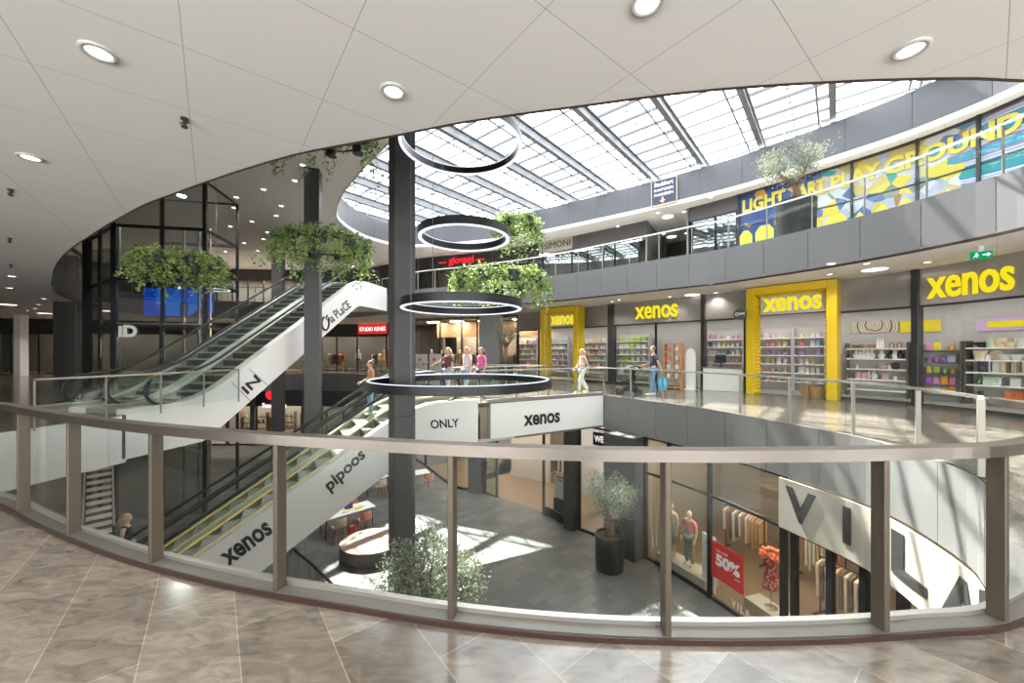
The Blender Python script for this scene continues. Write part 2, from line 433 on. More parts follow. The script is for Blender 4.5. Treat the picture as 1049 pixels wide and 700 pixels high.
# ================================================================ plan curves
K = crom([P2(u, v, 0) for u, v in [(0, 519), (60, 549), (143, 580), (277, 612), (350, 624), (460, 642), (583, 655), (700, 660), (833, 659), (933, 654), (1049, 638)]], .15)
K = crom([(-10.4, 7.4), (-9.9, 6.4), (-8.6, 5.3), (-7.0, 4.55)] + K[::4] + [(4.2, 2.78), (5.2, 3.5), (5.8, 4.5)], .12)
E1_near = offset(K, .12)
E1_right = crom([E1_near[-1], (5.98, 4.9), (6.25, 5.5), (6.52, 6.4), (6.56, 7.2), (6.35, 8.1), (5.8, 9.9), (5.3, 11.08), (4.72, 12.17), (4.03, 13.25), (3.42, 14.3)], .2)
FE = Vector((.86, .51)).normalized(); FN = Vector((-FE.y, FE.x))           # along and across the landing finger
FA = Vector((-1.02, 11.75)); FB = FA + FN * 3.25
FTIP = Vector((1.7, 16.6))
E1_far = crom([tuple(FTIP), (-1.6, 17.75), (-4.5, 19.1), (-7, 22.3), (-9.5, 26), (-12, 28), (-15, 28.4), (-17.5, 27.6), (-19.3, 25), (-19.6, 21.5), (-18.6, 18), (-16.2, 14.2)], .4)
E1_left = [(-13.3, 10.31)] + crom([(-9.885, 9.70), (-10.08, 8.8), E1_near[0]], .3)
E1 = E1_near[:-1] + E1_right + [tuple(FA), tuple(FB)] + E1_far + E1_left[:-1]
L2px = [(53, 288), (56, 274), (68, 258), (100, 236), (120, 224), (148, 209), (180, 197), (210, 186), (252, 172), (300, 158), (344, 149), (410, 137), (470, 125), (538, 115), (600, 107), (690, 95), (780, 87), (900, 80.7), (1000, 79), (1049, 81.4)]
E2_near = [P2(u, v, C1) for u, v in L2px]
E2_pts = E2_near + [(6.4, 3.75), (8.5, 4.6), (9.85, 6.0), (10.2, 7.5), (9.98, 8.84), (9.58, 10.06), (9.0, 11.3), (7.54, 13.58), (6.78, 14.25), (4.92, 15.9), (1.65, 18.6), (-2, 20.7), (-5.75, 22.4), (-8.5, 24.6), (-12, 26.8), (-17, 27.8), (-21.5, 27), (-23.6, 24.3), (-23, 21), (-21.4, 18.7), (-19.2, 16.0), (-16.9, 13.9)]
E2 = crom(E2_pts, .3, True)
RO = crom([(-4.4, 13.3), (-6.3, 15.5), (-8.2, 18), (-9.6, 21), (-9.2, 24.4), (-6.9, 26.2), (-1.6, 25), (1.6, 23.3), (6.2, 20.1), (9.65, 17.37), (11.15, 15.7), (12.2, 14.45), (13.55, 12.4), (14.2, 10), (13.6, 7.4), (11, 5.4), (7, 5.2), (3.4, 7.2), (0, 9.6), (-2.5, 11.6)][::-1], .35, True)
OUT = [(-42, -6), (24, -6), (24, 40), (-42, 40)]

# ================================================================ slabs, ceilings, outer walls
struct(MB().box((-9, 17, Z0 - .1), (66, 46, .2)).build('floor_ground', M['paver']))
slab('floor_gallery', OUT, E1, -.12, 0, M['stone'])
slab('ceiling_ground', OUT, E1, C0, C0 + .1, M['ceiling2'])
slab('floor_upper', OUT, E2, Z2 - .12, Z2, M['stone_far'])
slab('ceiling_gallery', OUT, E2, C1, C1 + .1, M['ceiling'])
slab('ceiling_upper', OUT, RO, C2, C2 + .15, M['ceiling'])
for nm, c, s in [('wall_back', (-9, -6.1, 1.8), (66, .2, 14.4)), ('wall_front', (-9, 40.1, 1.8), (66, .2, 14.4)), ('wall_left', (-42.1, 17, 1.8), (.2, 46, 14.4)), ('wall_right', (24.1, 17, 1.8), (.2, 46, 14.4))]:
    struct(MB().box(c, s).build(nm, M['warmwall']))

def fascia(name, pts, z0, z1, mat, pan=1.24, th=.1, gap=.012, closed=False, outward=-1):
    """void edge clad in separate panels with shadow gaps"""
    pts = offset(list(pts), .008, closed); pts = pts + ([pts[0]] if closed else [])
    pa = Path(pts); n = max(1, round(pa.L / pan)); step = pa.L / n; mb = MB()
    for i in range(n):
        mb.ribbon(pa.sub(i * step + gap / 2, (i + 1) * step - gap / 2, .25), z0, z1, outward * th)
    o = struct(mb.build(name, mat))
    b = MB().ribbon(offset(pts, outward * .03), z0 + .02, z1 - .02, outward * .04); struct(b.build(name + '_backing', M['seam'])); return o
iN = len(E1_near) // 2
fascia('fascia_gallery_near', E1_near, C0 + .006, 0, M['fascia'])
fascia('fascia_gallery_right', E1_right, C0 + .006, -.0, M['fascia'])
fascia('fascia_gallery_far', E1_far, C0 + .006, 0, M['fascia_dark'], 2.0)
fascia('fascia_gallery_left', E1_left, C0, -.02, M['clad'], 2.2)
p2 = Path(E2 + [E2[0]])
# upper fascia: right and far sweep in grey, the left end dark
iR = [i for i, p in enumerate(E2) if p[0] > 7.5 and p[1] < 5][0]; iF = min(range(len(E2)), key=lambda i: (E2[i][0] + 8.5) ** 2 + (E2[i][1] - 24.6) ** 2)
fascia('fascia_upper_right', E2[iR:iF + 1], C1 + .006, Z2, M['fascia2'])
fascia('fascia_upper_left', E2[iF:], C1 + .006, Z2, M['fascia_dark'], 1.8)
fascia('fascia_upper_near', E2[:iR + 1], C1 + .006, Z2, M['fascia_dark'], 1.8)
fascia('drum_wall', RO, C2 + .006, DT, M['drum'], 1.75, closed=True, outward=-1)
# slim dark edge bead under the near ceiling rim, white bead under the drum
struct(MB().ribbon(offset(E2, .004, True), C1 - .015, C1 + .05, .014, True).build('trim_1', M['brownstrip']))
struct(MB().ribbon(offset(RO, .01, True), C2 - .03, C2 + .16, .03, True).build('trim_2', M['white']))
# kerb of the near balustrade: bronze strip, stone top, metal channel for the glass
struct(MB().ribbon(offset(K, -.015), 0, .03, .015).build('trim_3', M['brownstrip']))
struct(MB().ribbon(K, 0, .036, .12).build('kerb_stone', M['kerb']))

# ================================================================ balustrades
def railing(name, label, pts, z, posts=None, hh=1.04, glass='glass_rail', rail='chrome', pspace=1.24, post=(.012, .05), rw=.05, rh=.045, group=None, near=False, g0=.03, kerb=None, inset=-.06):
    pa = Path(pts); mid = pa.at(pa.L / 2)
    t = thing(name, label, 'railing', (mid.x, mid.y, z), group=group)
    base = offset(pts, 0 if near else inset)
    hr = MB()
    w = .09 if near else rw
    hr.ribbon(base if near else offset(base, -rw / 2), z + hh - rh, z + hh, w); hr.build('handrail', M[rail], t)
    pb = Path(base)
    if posts is None: n = max(1, round(pb.L / pspace)); posts = [pb.L * i / n for i in range(n + 1)]
    for d in posts:
        p = pb.at(d); tg = pb.tan(d); nn = Vector((-tg.y, tg.x)); m = MB()
        if near:
            c = p + nn * .043; m.bbox((c.x, c.y, z + (hh - rh) / 2 + .002), (.034, .082, hh - rh - .004), math.atan2(tg.y, tg.x), .004)
        else:
            m.bbox((p.x, p.y, z + (hh - rh) / 2 - .04), (post[1], post[0] * 2, hh - rh + .08), math.atan2(tg.y, tg.x) + math.pi / 2, .003)
        m.build('post', M['post' if near else 'rail_post'], t)
    gl = offset(base, .1 if near else .022); pg = Path(gl); k = pg.L / pb.L
    ds = posts if not near else [0] + posts + [pb.L]
    for a, b in zip(ds, ds[1:]):
        if b - a < .1: continue
        MB().ribbon(pg.sub(a * k + .012, b * k - .012, .2), z + g0, z + hh - rh - (0 if near else .0), .012).build('glass_pane', M[glass], t)
    if kerb:
        MB().ribbon(offset(base, kerb[0]), z + kerb[2], z + kerb[3], kerb[1]).build('glass_channel', M['steel'], t)
    return t
kp = Path(K)
# posts where the sight lines of the photograph's posts meet the kerb
def near_d(u): return kp.seek(u)
npost = [near_d(u) for u in (17, 68, 152.5, 281, 461, 685, 910, 1033)]
npost = [npost[0] - 1.2] + npost + [npost[-1] + 1.25]
railing('balustrade', 'bronze steel balustrade with glass panes curving along the gallery kerb in front of the viewer', K, 0, npost, hh=1.06, rail='steel_rail', near=True, glass='glass', rh=.066, g0=.05, kerb=(.085, .04, .036, .062))
LRj = E1_right[2:]
railing('balustrade', 'glass balustrade with pale steel handrail along the sunlit walkway below the yellow framed shop', LRj + [tuple(FA + FE * .1)], 0, rail='chrome', hh=1.04, post=(.012, .07))
railing('balustrade', 'glass balustrade at the back edge of the bridge behind the escalator landing', [tuple(FB + FE * .2)] + crom([tuple(FB + FE * .2), tuple(FTIP + Vector((-.15, -.2)))], .3)[1:] + E1_far[1:10], 0, hh=1.04)
railing('balustrade', 'glass balustrade on the far gallery edge in front of the red lit shop sign', [q for q in E1_far[10:-1] if not (q[0] < -16 and q[1] < 21.8)], 0, pspace=1.6, hh=1.04)
railing('balustrade', 'glass balustrade beside the lower end of the tall escalators', [(-9.2, 12.75), (-9.76, 9.72), (-9.98, 8.8), (-10.15, 8.05)], 0, pspace=1.2, hh=1.04, rail='chrome', inset=.0)
railing('balustrade', 'upper glass balustrade with white handrail sweeping past the olive tree and mural', E2[iR:iF + 1], Z2, hh=1.08, rail='white', glass='glass_rail', rw=.06)
railing('balustrade', 'upper glass balustrade on the far left gallery behind the hanging plants', E2[iF + 2:-14], Z2, hh=1.06, pspace=1.8, glass='glass_rail')
# solid grey parapet on the upper edge beside the lift
iL = [i for i, p in enumerate(E2) if p[0] < -18.5 and p[1] < 21]
pr = [E2[i] for i in iL]
par = thing('parapet', 'solid grey parapet panel with dark coping beside the glass lift', 'parapet', (pr[0][0], pr[0][1], Z2))
MB().ribbon(offset(pr, -.12), Z2, Z2 + 1.15, -.06).build('panel', M['fascia2'], par)
MB().ribbon(offset(pr, -.08), Z2 + 1.15, Z2 + 1.35, -.14).build('coping', M['dark'], par)

# ================================================================ roof
BD = Vector((.652, .758)); BN = Vector((.758, -.652))
def rb(p, s): q = BN * p + BD * s; return (q.x, q.y)
roofpoly = offset(RO, -1.7, True)
struct(MB().prism(roofpoly, 11.02, 11.04).build('roof_glass', M['roofglass']))
ro_cl = [Vector(q) for q in roofpoly]
def chord(p):
    """where the roof outline crosses the line at distance p from the origin"""
    ss = []
    for a, b in zip(ro_cl, ro_cl[1:] + ro_cl[:1]):
        fa, fb = a.dot(BN) - p, b.dot(BN) - p
        if fa * fb < 0: k = fa / (fa - fb); ss.append((a + (b - a) * k).dot(BD))
    return (min(ss), max(ss)) if len(ss) > 1 else None
bp = [-.14 - 2.37 * k for k in range(-6, 12)]
spans = {}
for i, p in enumerate(bp):
    c = chord(p)
    if not c: continue
    spans[i] = c; s0, s1 = c[0] + .35, c[1] - .35
    if s1 - s0 < 2: continue
    m = MB(); a, b = rb(p, s0), rb(p, s1)
    for zz, wd, ht in [(10.47, .2, .05), (10.66, .045, .36), (10.86, .2, .05)]:
        m.bar((*a, zz), (*b, zz), wd, ht)
    struct(m.build('roof_beam', M['beam']))
    if True:
        m = MB(); a, b = rb(p - .42, s0 + .3), rb(p - .42, s1 - .3); m.tube([(*a, 10.42), (*b, 10.42)], .035, 6)
        k = int((s1 - s0) / 1.5)
        for j in range(1, k):
            s = s0 + (s1 - s0) * j / k; q = rb(p - .42, s); q2 = rb(p, s); m.bar((*q, 10.42), (*q, 10.98), .04, .04); m.bar((*q, 10.5), (*q2, 10.5), .03, .03)
        struct(m.build('roof_brace', M['beam']))
for i in spans:
    if i + 1 not in spans: continue
    p0, p1 = bp[i + 1], bp[i]; lo = max(spans[i][0], spans[i + 1][0]) + .4; hi = min(spans[i][1], spans[i + 1][1]) - .1
    m = MB(); n = int((hi - lo) / .95)
    heavy = i % 2 == 0
    for j in range(n + 1):
        s = lo + .95 * j; a, b = rb(p0, s), rb(p1, s)
        m.bar((*a, 10.97), (*b, 10.97), .045 if not heavy else .075, .07 if not heavy else .11)
        if heavy: q = rb((p0 + p1) / 2, s); m.bar((*q, 10.72), (*q, 10.95), .03, .03); m.box((*q, 10.7), (.09, .05, .06))
    struct(m.build('roof_glazing_bar', M['purlin']))
# short glazed upstand between the drum top and the roof
struct(MB().ribbon(offset(RO, -.3, True), DT, DT + .03, -1.35, True).build('drum_ledge', M['drum']))
ro2 = offset(RO, -.6, True); rp_ = Path(ro2 + [ro2[0]]); m = MB()
for i in range(int(rp_.L / 1.2)):
    q = rp_.at(i * 1.2); m.bar((q.x, q.y, DT), (q.x, q.y, 11.02), .05, .05)
struct(m.build('drum_upstand', M['beam']))
struct(MB().ribbon(offset(RO, -1.66, True), DT, 11.02, -.02, True).build('roof_kerb_glass', M['roofglass']))

# ================================================================ columns
def col(c, w, d, ang, z0, z1, mat, joint=None, name='column'):
    m = MB()
    zs = [z0] + (joint or []) + [z1]
    for a, b in zip(zs, zs[1:]): m.bbox((c[0], c[1], (a + b) / 2 + (.006 if b < z1 else 0)), (w, d, b - a - .012), ang, .012)
    return struct(m.build(name, mat))
fa = math.atan2(FE.y, FE.x)
bc = Vector((-2.86, 9.2)) + FE * .26 + FN * .31
col(bc, .52, .62, fa, Z0, 12, M['column'], [-3.45, 0])
col((-7.98, 15.2), .55, .5, .25, Z0, C2, M['column'])
col((-14.25, 23.1), .6, .6, .3, Z0, C2, M['column'])
col((-1.25, 22.6), 1.25, .8, -.25, 0, C1, M['fascia'])
col((-21.75, 18.7), .85, .85, .3, 0, C1, M['dark'])
col((-32.4, 25), .45, .45, 0, 0, C1, M['white'])

# ================================================================ recessed lights and sprinklers
FARL = [(-24, 22), (-28, 18), (-30, 24), (-20, 10), (-25, 12), (-15, 30), (-12, 30)]
dl = MB().lathe([(.0, -.006), (.082, -.006), (.084, .01), (.0, .01)][::-1], (0, 0, 0), 24).mesh('downlight_lens', M['lamp'])
dr = MB().lathe([(.08, .0), (.082, -.016), (.112, -.016), (.120, -.002), (.120, .01)], (0, 0, 0), 28).mesh('downlight_trim', M['lamp_trim'], True)
def downlight(x, y, z, label, group, e=0, s=1.0):
    t = thing('recessed_downlight', label, 'ceiling light', (x, y, z), group=group)
    a = lpart('lens', dl, None, t); b = lpart('trim_ring', dr, None, t)
    if s != 1: t.scale = (s, s, 1)
    if e:
        l = bpy.data.lights.new('downlight_lamp', 'SPOT'); l.energy = e; l.spot_size = 2.3; l.spot_blend = .8; l.shadow_soft_size = .08; l.color = (1, .95, .88)
        lo = bpy.data.objects.new('downlight_lamp', l); COL.objects.link(lo); lo.location = (x, y, z - .05)
    return t
near_dl = [((101, 53), 'round recessed downlight at the upper left corner of the near pale ceiling'), ((403, 93), 'round recessed downlight in the near ceiling just above the hanging vines'),
           ((663, 2), 'round recessed downlight cut by the top edge of the picture'), ((933, 50), 'round recessed downlight at the right of the near pale ceiling'), ((31, 161), 'small looking recessed downlight by the left picture edge below the corner one')]
for (u, v), lb in near_dl:
    p = P(u, v, C1); downlight(p.x, p.y, C1, lb, 'downlights in the near ceiling', DL)
for x, y in [(-8.5, 1.2), (-4, -1.5), (.5, -1.6), (4.5, -1.2), (6, 1.6), (-2.2, .8), (1.8, .6), (-11.5, 3.5)]:   # the run of lights that goes on behind the viewer
    l = bpy.data.lights.new('downlight_lamp', 'SPOT'); l.energy = DL; l.spot_size = 2.3; l.spot_blend = .8; l.shadow_soft_size = .1; l.color = (1, .95, .88)
    lo = bpy.data.objects.new('downlight_lamp', l); COL.objects.link(lo); lo.location = (x, y, C1 - .05)
for x in (-12, -4, 4, 12):      # unseen fill lights added behind the viewer to lift the near ceiling
    arealight((x, -5.9, 1.9), BACK_FILL, 6.5, (1, .985, .98), 2.6, (math.pi / 2, 0, 0))
for x, y in FARL:
    l = bpy.data.lights.new('downlight_lamp', 'SPOT'); l.energy = DL; l.spot_size = 2.3; l.spot_blend = .8; l.shadow_soft_size = .1; l.color = (1, .94, .86)
    lo = bpy.data.objects.new('downlight_lamp', l); COL.objects.link(lo); lo.location = (x, y, C1 - .05)
for x, y in [(-12, 10), (-16, 22), (-13, 19), (-11, 29), (-20, 30), (-26, 26), (-14, 8)]:
    l = bpy.data.lights.new('downlight_lamp', 'SPOT'); l.energy = DL * 2.5; l.spot_size = 2.5; l.spot_blend = .8; l.shadow_soft_size = .12; l.color = (1, .95, .88)
    lo = bpy.data.objects.new('downlight_lamp', l); COL.objects.link(lo); lo.location = (x, y, C2 - .05)
for x, y in [(-22, 14), (-24, 19), (-23.5, 24), (-14, 31), (-9, 30.5), (-14.5, 8.6), (-18, 11), (-12, 7.5)]:
    l = bpy.data.lights.new('downlight_lamp', 'SPOT'); l.energy = DL; l.spot_size = 2.5; l.spot_blend = .8; l.shadow_soft_size = .12; l.color = (1, .92, .82)
    lo = bpy.data.objects.new('downlight_lamp', l); COL.objects.link(lo); lo.location = (x, y, C0 - .05)
for u, v in [(12, 283), (10, 295), (45, 306), (40, 312), (58, 310), (28, 318), (36, 316)]:
    p = P(u, v, C1); downlight(p.x, p.y, C1, 'tiny recessed downlight in the far left gallery ceiling', 'far left gallery downlights', 0, 1.2)
for u, v in [(310, 169), (302, 185), (270, 194), (242, 202), (240, 213), (288, 211), (283, 221), (258, 227), (236, 232), (274, 238), (270, 245), (215, 244), (250, 249), (232, 252), (264, 257), (231, 258)]:
    p = P(u, v, C2); downlight(p.x, p.y, C2, 'small recessed downlight in the upper ceiling left of the slim columns', 'upper ceiling downlights', 0, 1.25)
for u, v in [(686, 222), (701, 217), (674, 218), (680, 239.5), (703, 239), (697, 250), (633, 232), (590, 242), (728, 202)]:
    p = P(u, v, C2); downlight(p.x, p.y, C2, 'small recessed downlight in the upper ceiling strip near the passage sign', 'upper right ceiling downlights', 0, 1.3)
for u, v in [(602, 315), (627, 309), (634, 307), (686, 304), (733, 300), (778, 297.5), (850, 281), (888, 270), (950, 268.5), (852, 270.5)]:
    p = P(u, v, C1); downlight(p.x, p.y, C1, 'small recessed downlight in the ceiling strip above the yellow lettered shopfronts', 'walkway soffit downlights', 70, 1.0)
# larger round lenses
bl = MB().lathe([(0, -.02), (.29, -.02), (.3, 0)], (0, 0, 0), 28).mesh('round_lens', M['lampw']); br_ = MB().lathe([(.3, -.012), (.335, -.018), (.345, .004)], (0, 0, 0), 28).mesh('round_trim', M['white'], True)
for u, v, z, lb in [(896, 276, C1, 'large round ceiling light above the white shelves of the shop right of the yellow portal'), (709, 302, C1, 'large round ceiling light above the middle shopfront lettering'),
                    (684, 222, C2, 'large round ceiling light left of the white boarded corner on the upper level'), (688, 242.5, C2, 'middle one of three large round lights in the upper passage ceiling'), (704, 255, C2, 'lowest of three large round lights in the upper passage ceiling'),
                    (8, 312, C1, 'long looking bright ceiling light at the left edge of the gallery ceiling'), (46, 321, C1, 'long looking ceiling light before the dark brick column')]:
    p = P(u, v, z); t = thing('round_ceiling_light', lb, 'ceiling light', (p.x, p.y, z)); lpart('lens', bl, None, t); lpart('trim_ring', br_, None, t)
sp_b = MB().lathe([(.035, 0), (.035, -.02), (.016, -.03), (.016, -.07), (.03, -.085), (.03, -.1), (.0, -.1)], (0, 0, 0), 10)
sp_b.box((0, 0, -.05), (.1, .012, .012)); spm = sp_b.mesh('sprinkler_body', M['bronze'])
for (u, v), lb in [((189, 121), 'bronze ceiling sprinkler on a panel joint of the near ceiling'), ((11, 194), 'upper of two bronze sprinklers at the left edge of the near ceiling'), ((10, 244), 'lower of two bronze sprinklers at the left edge of the near ceiling'), ((11, 271), 'small ceiling sprinkler above the left gallery downlights')]:
    p = P(u, v, C1); o = link('ceiling_sprinkler', spm); o.location = (p.x, p.y, C1); tag(o, lb, 'sprinkler')
sg = thing('exit_sign', 'green emergency exit sign with running man and arrow under the soffit', 'exit sign', PY(1005, 259, 8.6))
# ================================================================ escalators
SL = .636
def escalator(name, label, O, d, lane, zlo, rise, s1, s3, group=None, left_clad=False, right_clad=True, lit=False, deck='deck'):
    """one escalator lane: O plan point of the pair's right outer face at s=0, d travel direction going up"""
    d = Vector(d).normalized(); nl = Vector((-d.y, d.x)); s2 = s1 + rise / SL; W = 1.6; o0 = lane * W
    def z(s, r=.9):
        # profile with eased knees
        def soft(x): return 0 if x < -r else (x if x > r else (x + r) ** 2 / (4 * r))
        return zlo + SL * (soft(s - s1) - soft(s - s2))
    def pt(s, off, zz): q = Vector(O) + d * s + nl * off; return (q.x, q.y, zz)
    S = [s3 * i / 60 for i in range(61)]
    def strip(off0, off1, lo, hi, ss=S):
        vs = []; n = len(ss)
        for s in ss: vs += [pt(s, off0, lo(s)), pt(s, off1, lo(s)), pt(s, off1, hi(s)), pt(s, off0, hi(s))]
        fs = [(0, 1, 2, 3), tuple((n - 1) * 4 + k for k in (3, 2, 1, 0))]
        for i in range(n - 1):
            for k in range(4): l = (k + 1) % 4; fs.append((i * 4 + k, i * 4 + 4 + k, i * 4 + 4 + l, i * 4 + l))
        return MB().add(vs, fs)
    c = pt(s1 + .5, o0 + W / 2, zlo)
    t = thing(name, label, 'escalator', c, math.atan2(d.y, d.x), group)
    DROP = 1.15
    bot = lambda s: max(z(s, .3) - DROP - .1, zlo - DROP) if s < s2 else min(z(s, .3) - DROP - .1, zlo + rise - DROP)
    truss = strip(o0 + .02, o0 + W - .02, bot, lambda s: z(s) - .28); truss.build('truss', M['clad'], t)
    dk = .29
    for k, (a, b) in enumerate([(o0, o0 + dk), (o0 + W - dk, o0 + W)]):
        outer = (k == 0 and lane == 0)
        m = strip(a, b, bot if outer else (lambda s: z(s) - .3), lambda s: z(s) + .12)
        m.build('side_panel', M['clad' if outer else deck], t)
        strip(a + .02, b - .0, lambda s: z(s) + .121, lambda s: z(s) + .14).build('deck_cover', M[deck], t)
        # skirt facing the steps
        e = b if k == 0 else a
        strip(e - .004 + (.004 if k == 0 else -.008), e + (.008 if k == 0 else .0), lambda s: z(s) - .05, lambda s: z(s) + .125).build('skirt', M['esc_lit' if lit else 'steel'], t)
        mid = (a + b) / 2
        ss = [.55 + (s3 - 1.1) * i / 60 for i in range(61)]
        gl = strip(mid - .006, mid + .006, lambda s: z(s) + .13, lambda s: z(s) + .13 + .80 * min(1, math.sqrt(max(.02, 1 - max(0, (1.0 - s) / .46) ** 2)), math.sqrt(max(.02, 1 - max(0, (s - s3 + 1.0) / .46) ** 2))), ss)
        gl.build('glass_balustrade', M['glass_rail'], t)
        path = []
        r = .40
        for i in range(13):
            a_ = -math.pi / 2 - math.pi * i / 12; path.append(pt(.95 + r * math.cos(a_) , mid, z(.5) + .13 + .41 + r * math.sin(a_)))
        path = [pt(1.6, mid, z(.5) + .14)] + path
        path += [pt(s, mid, z(s) + .94) for s in [1.0 + (s3 - 2.0) * i / 60 for i in range(1, 60)]]
        for i in range(13):
            a_ = math.pi / 2 - math.pi * i / 12; path.append(pt(s3 - .95 + r * math.cos(a_), mid, z(s3) + .13 + .41 + r * math.sin(a_)))
        # oval rubber handrail
        m = MB().tube(path, .043, 8); m.build('handrail', M['rubber'], t, True)
        if lit: strip(e - .012 + (.012 if k == 0 else -.02), e + (.02 if k == 0 else 0), lambda s: z(s) + .126, lambda s: z(s) + .15).build('lit_edge', M['esc_glow'], t)
    # steps
    n = int((s2 - s1 + 1.2) / .4)
    for i in range(n):
        s = s1 - .5 + .4 * i + .2; zt = z(s) + .02; zb = zt - .26
        q = Vector(O) + d * s + nl * (o0 + W / 2)
        m = MB(); M4 = Matrix.Translation((q.x, q.y, zt - .02)) @ Matrix.Rotation(math.atan2(d.y, d.x), 4, 'Z')
        m.box(None, (.40, 1.0, .04), M=M4)
        for j in range(9): m.box(None, (.38, .05, .012), M=M4 @ Matrix.Translation((0, -.44 + .11 * j, .024)))
        so_ = m.build('step', M['step'], t)
        r_ = MB().box(None, (.02, 1.0, .24), M=M4 @ Matrix.Translation((-.185, 0, -.145))).mesh('riser', M['riser']); ro_ = bpy.data.objects.new('riser', r_); COL.objects.link(ro_); ro_.parent = so_
    for a, b, nm in [(0.0, s1 - .55, 'floor_plate'), (s2 + .65, s3, 'floor_plate')]:
        zz = z(a + .1) if a == 0 else z(s3)
        q0, q1 = Vector(O) + d * a + nl * (o0 + W / 2), Vector(O) + d * b + nl * (o0 + W / 2)
        MB().bar((q0.x, q0.y, zz), (q1.x, q1.y, zz), 1.0, .03).build(nm, M['steel'], t)
    return t, pt, z
M['esc_glow'] = emis('skirt_lamp', (1, .66, .09), .42)
M['esc_lit'] = pbr('skirt_steel', (.30, .29, .25), .3, .6)
M['riser'] = pbr('step_riser', (.045, .044, .042), .5)
M['step'] = pbr('step_aluminium', (.34, .335, .32), .45, .4)
O1 = Vector((-9.9, 9.7)); D1 = Vector((.182, .983)).normalized()
e1, pt1, z1 = escalator('escalator', 'tall escalator with pale side cladding up to the upper floor, nearer of the two', O1, D1, 0, 0, Z2, 1.95, 13.2, 'pair of tall escalators')
e1b, _, _ = escalator('escalator', 'tall escalator to the upper floor, behind its twin and nearer the glass lift', O1, D1, 1, 0, Z2, 1.95, 13.2, 'pair of tall escalators')
O2 = Vector((-2.77, 10.7)) - FE * (8.33 + 2.6)
e2, pt2, z2 = escalator('escalator', 'escalator from the ground floor with yellow lit edges and bold lettering on its pale side', O2, FE, 0, Z0, -Z0, 2.6, 12.93, 'pair of lower escalators', lit=True)
e2b, pt2b, _ = escalator('escalator', 'lower escalator on the far side of the yellow lit one, with black handrails', O2, FE, 1, Z0, -Z0, 2.6, 12.93, 'pair of lower escalators', lit=True)

def on_esc(O, d, px):
    """corner points on an escalator's right outer face from four pixel corners (left-bottom, right-bottom, left-top)"""
    a = (O.x, O.y); b = (O.x + d.x, O.y + d.y); nr = Vector((d.y, -d.x, 0)) * .006
    return [HIT(u, v, a, b) + nr for u, v in px]
def esc_text(txt, O, d, px, parent, bold=.03, sp=1.0, mat='black'):
    lb, rb_, lt = on_esc(O, d, px); return letters('lettering', txt, lb, rb_ - lb, lt - lb, M[mat], parent, bold, .006, sp)
esc_text('IN', O1, D1, [(253.5, 404.5), (267.5, 390.5), (246.5, 397.5)], e1, .02)
esc_text('xenos', O2, FE, [(234, 581), (280.5, 545.5), (225, 569)], e2, .03)
esc_text('pipoos', O2, FE, [(340, 507), (377, 470.5), (331, 495)], e2, .03)
esc_text('ONLY', O2, FE, [(441.5, 439.5), (470.5, 437.5), (440.5, 430.5)], e2, .02)
esc_text('la PLaCE', O1, D1, [(340, 331.5), (360, 314.5), (334.5, 324)], e1, .015)
# fruit outline before the restaurant's name, thin frame round the IN panel
q0, q1, q2 = on_esc(O1, D1, [(332.5, 333.5), (338, 333.5), (332.5, 327)])
cx = HIT(333, 331.5, (O1.x, O1.y), (O1.x + D1.x, O1.y + D1.y)); ax, ay = Vector((D1.x, D1.y, 0)), Vector((0, 0, 1)); nr = Vector((D1.y, -D1.x, 0)) * .02
m = MB().tube([cx + nr + ax * (.24 * math.cos(t)) + ay * (.30 * math.sin(t)) for t in [math.radians(a) for a in range(110, 425, 15)]], .045, 6)
m.tube([cx + nr + ax * .02 + ay * .2, cx + nr + ax * .12 + ay * .4], .03, 6); m.build('fruit_emblem', M['black'], e1)
m = MB()
for px in ([(237.5, 392), (260.5, 415)], [(255.5, 378), (277.5, 398)]):
    a, b = on_esc(O1, D1, px); m.bar(a, b, .012, .012)
m.build('panel_joint', M['seam'], e1)

# board with bold lettering along the landing edge, coping, steel box between board and escalator end
A3 = FA + FE * .38; B3 = Vector((3.40, 14.27)); L3 = (B3 - A3).length; e3 = (B3 - A3).normalized(); n3 = Vector((e3.y, -e3.x))
t = thing('sign_board', 'long pale board with bold black lettering along the landing edge under the glass balustrade', 'sign', (A3.x, A3.y, C0), group=None)
MB().ribbon([tuple(A3), tuple(B3)], -1.14, -.03, -.05).build('board', M['clad'], t)
a, b = tuple(A3 + n3 * .056), tuple(B3 + n3 * .056)
p0, p1, p3 = HIT(536.5, 437, a, b), HIT(573.5, 431.5, a, b), HIT(536.5, 423, a, b); p1.z = p0.z; p3 = Vector((p0.x, p0.y, p0.z + .36))
letters('lettering', 'xenos', p0, p1 - p0, p3 - p0, M['black'], t, .03, .008)
struct(MB().ribbon([tuple(FA + FE * .3), tuple(B3)], -.02, .1, .12).build('trim_4', M['steel']))
struct(MB().box((*(FA + FE * .22 + FN * .2), -.55), (.34, .34, 1.15), math.atan2(FE.y, FE.x)).build('trim_5', M['brass_box'] if 'brass_box' in M else pbr('steel_box', (.42, .36, .28), .3, .7)))
struct(MB().ribbon([tuple(FA + FE * .3), tuple(B3)], C0, 0, .1).build('fascia_landing', M['fascia']))
struct(MB().ribbon([tuple(FB), tuple(FTIP)], C0, 0, -.1).build('fascia_landing_back', M['fascia']))

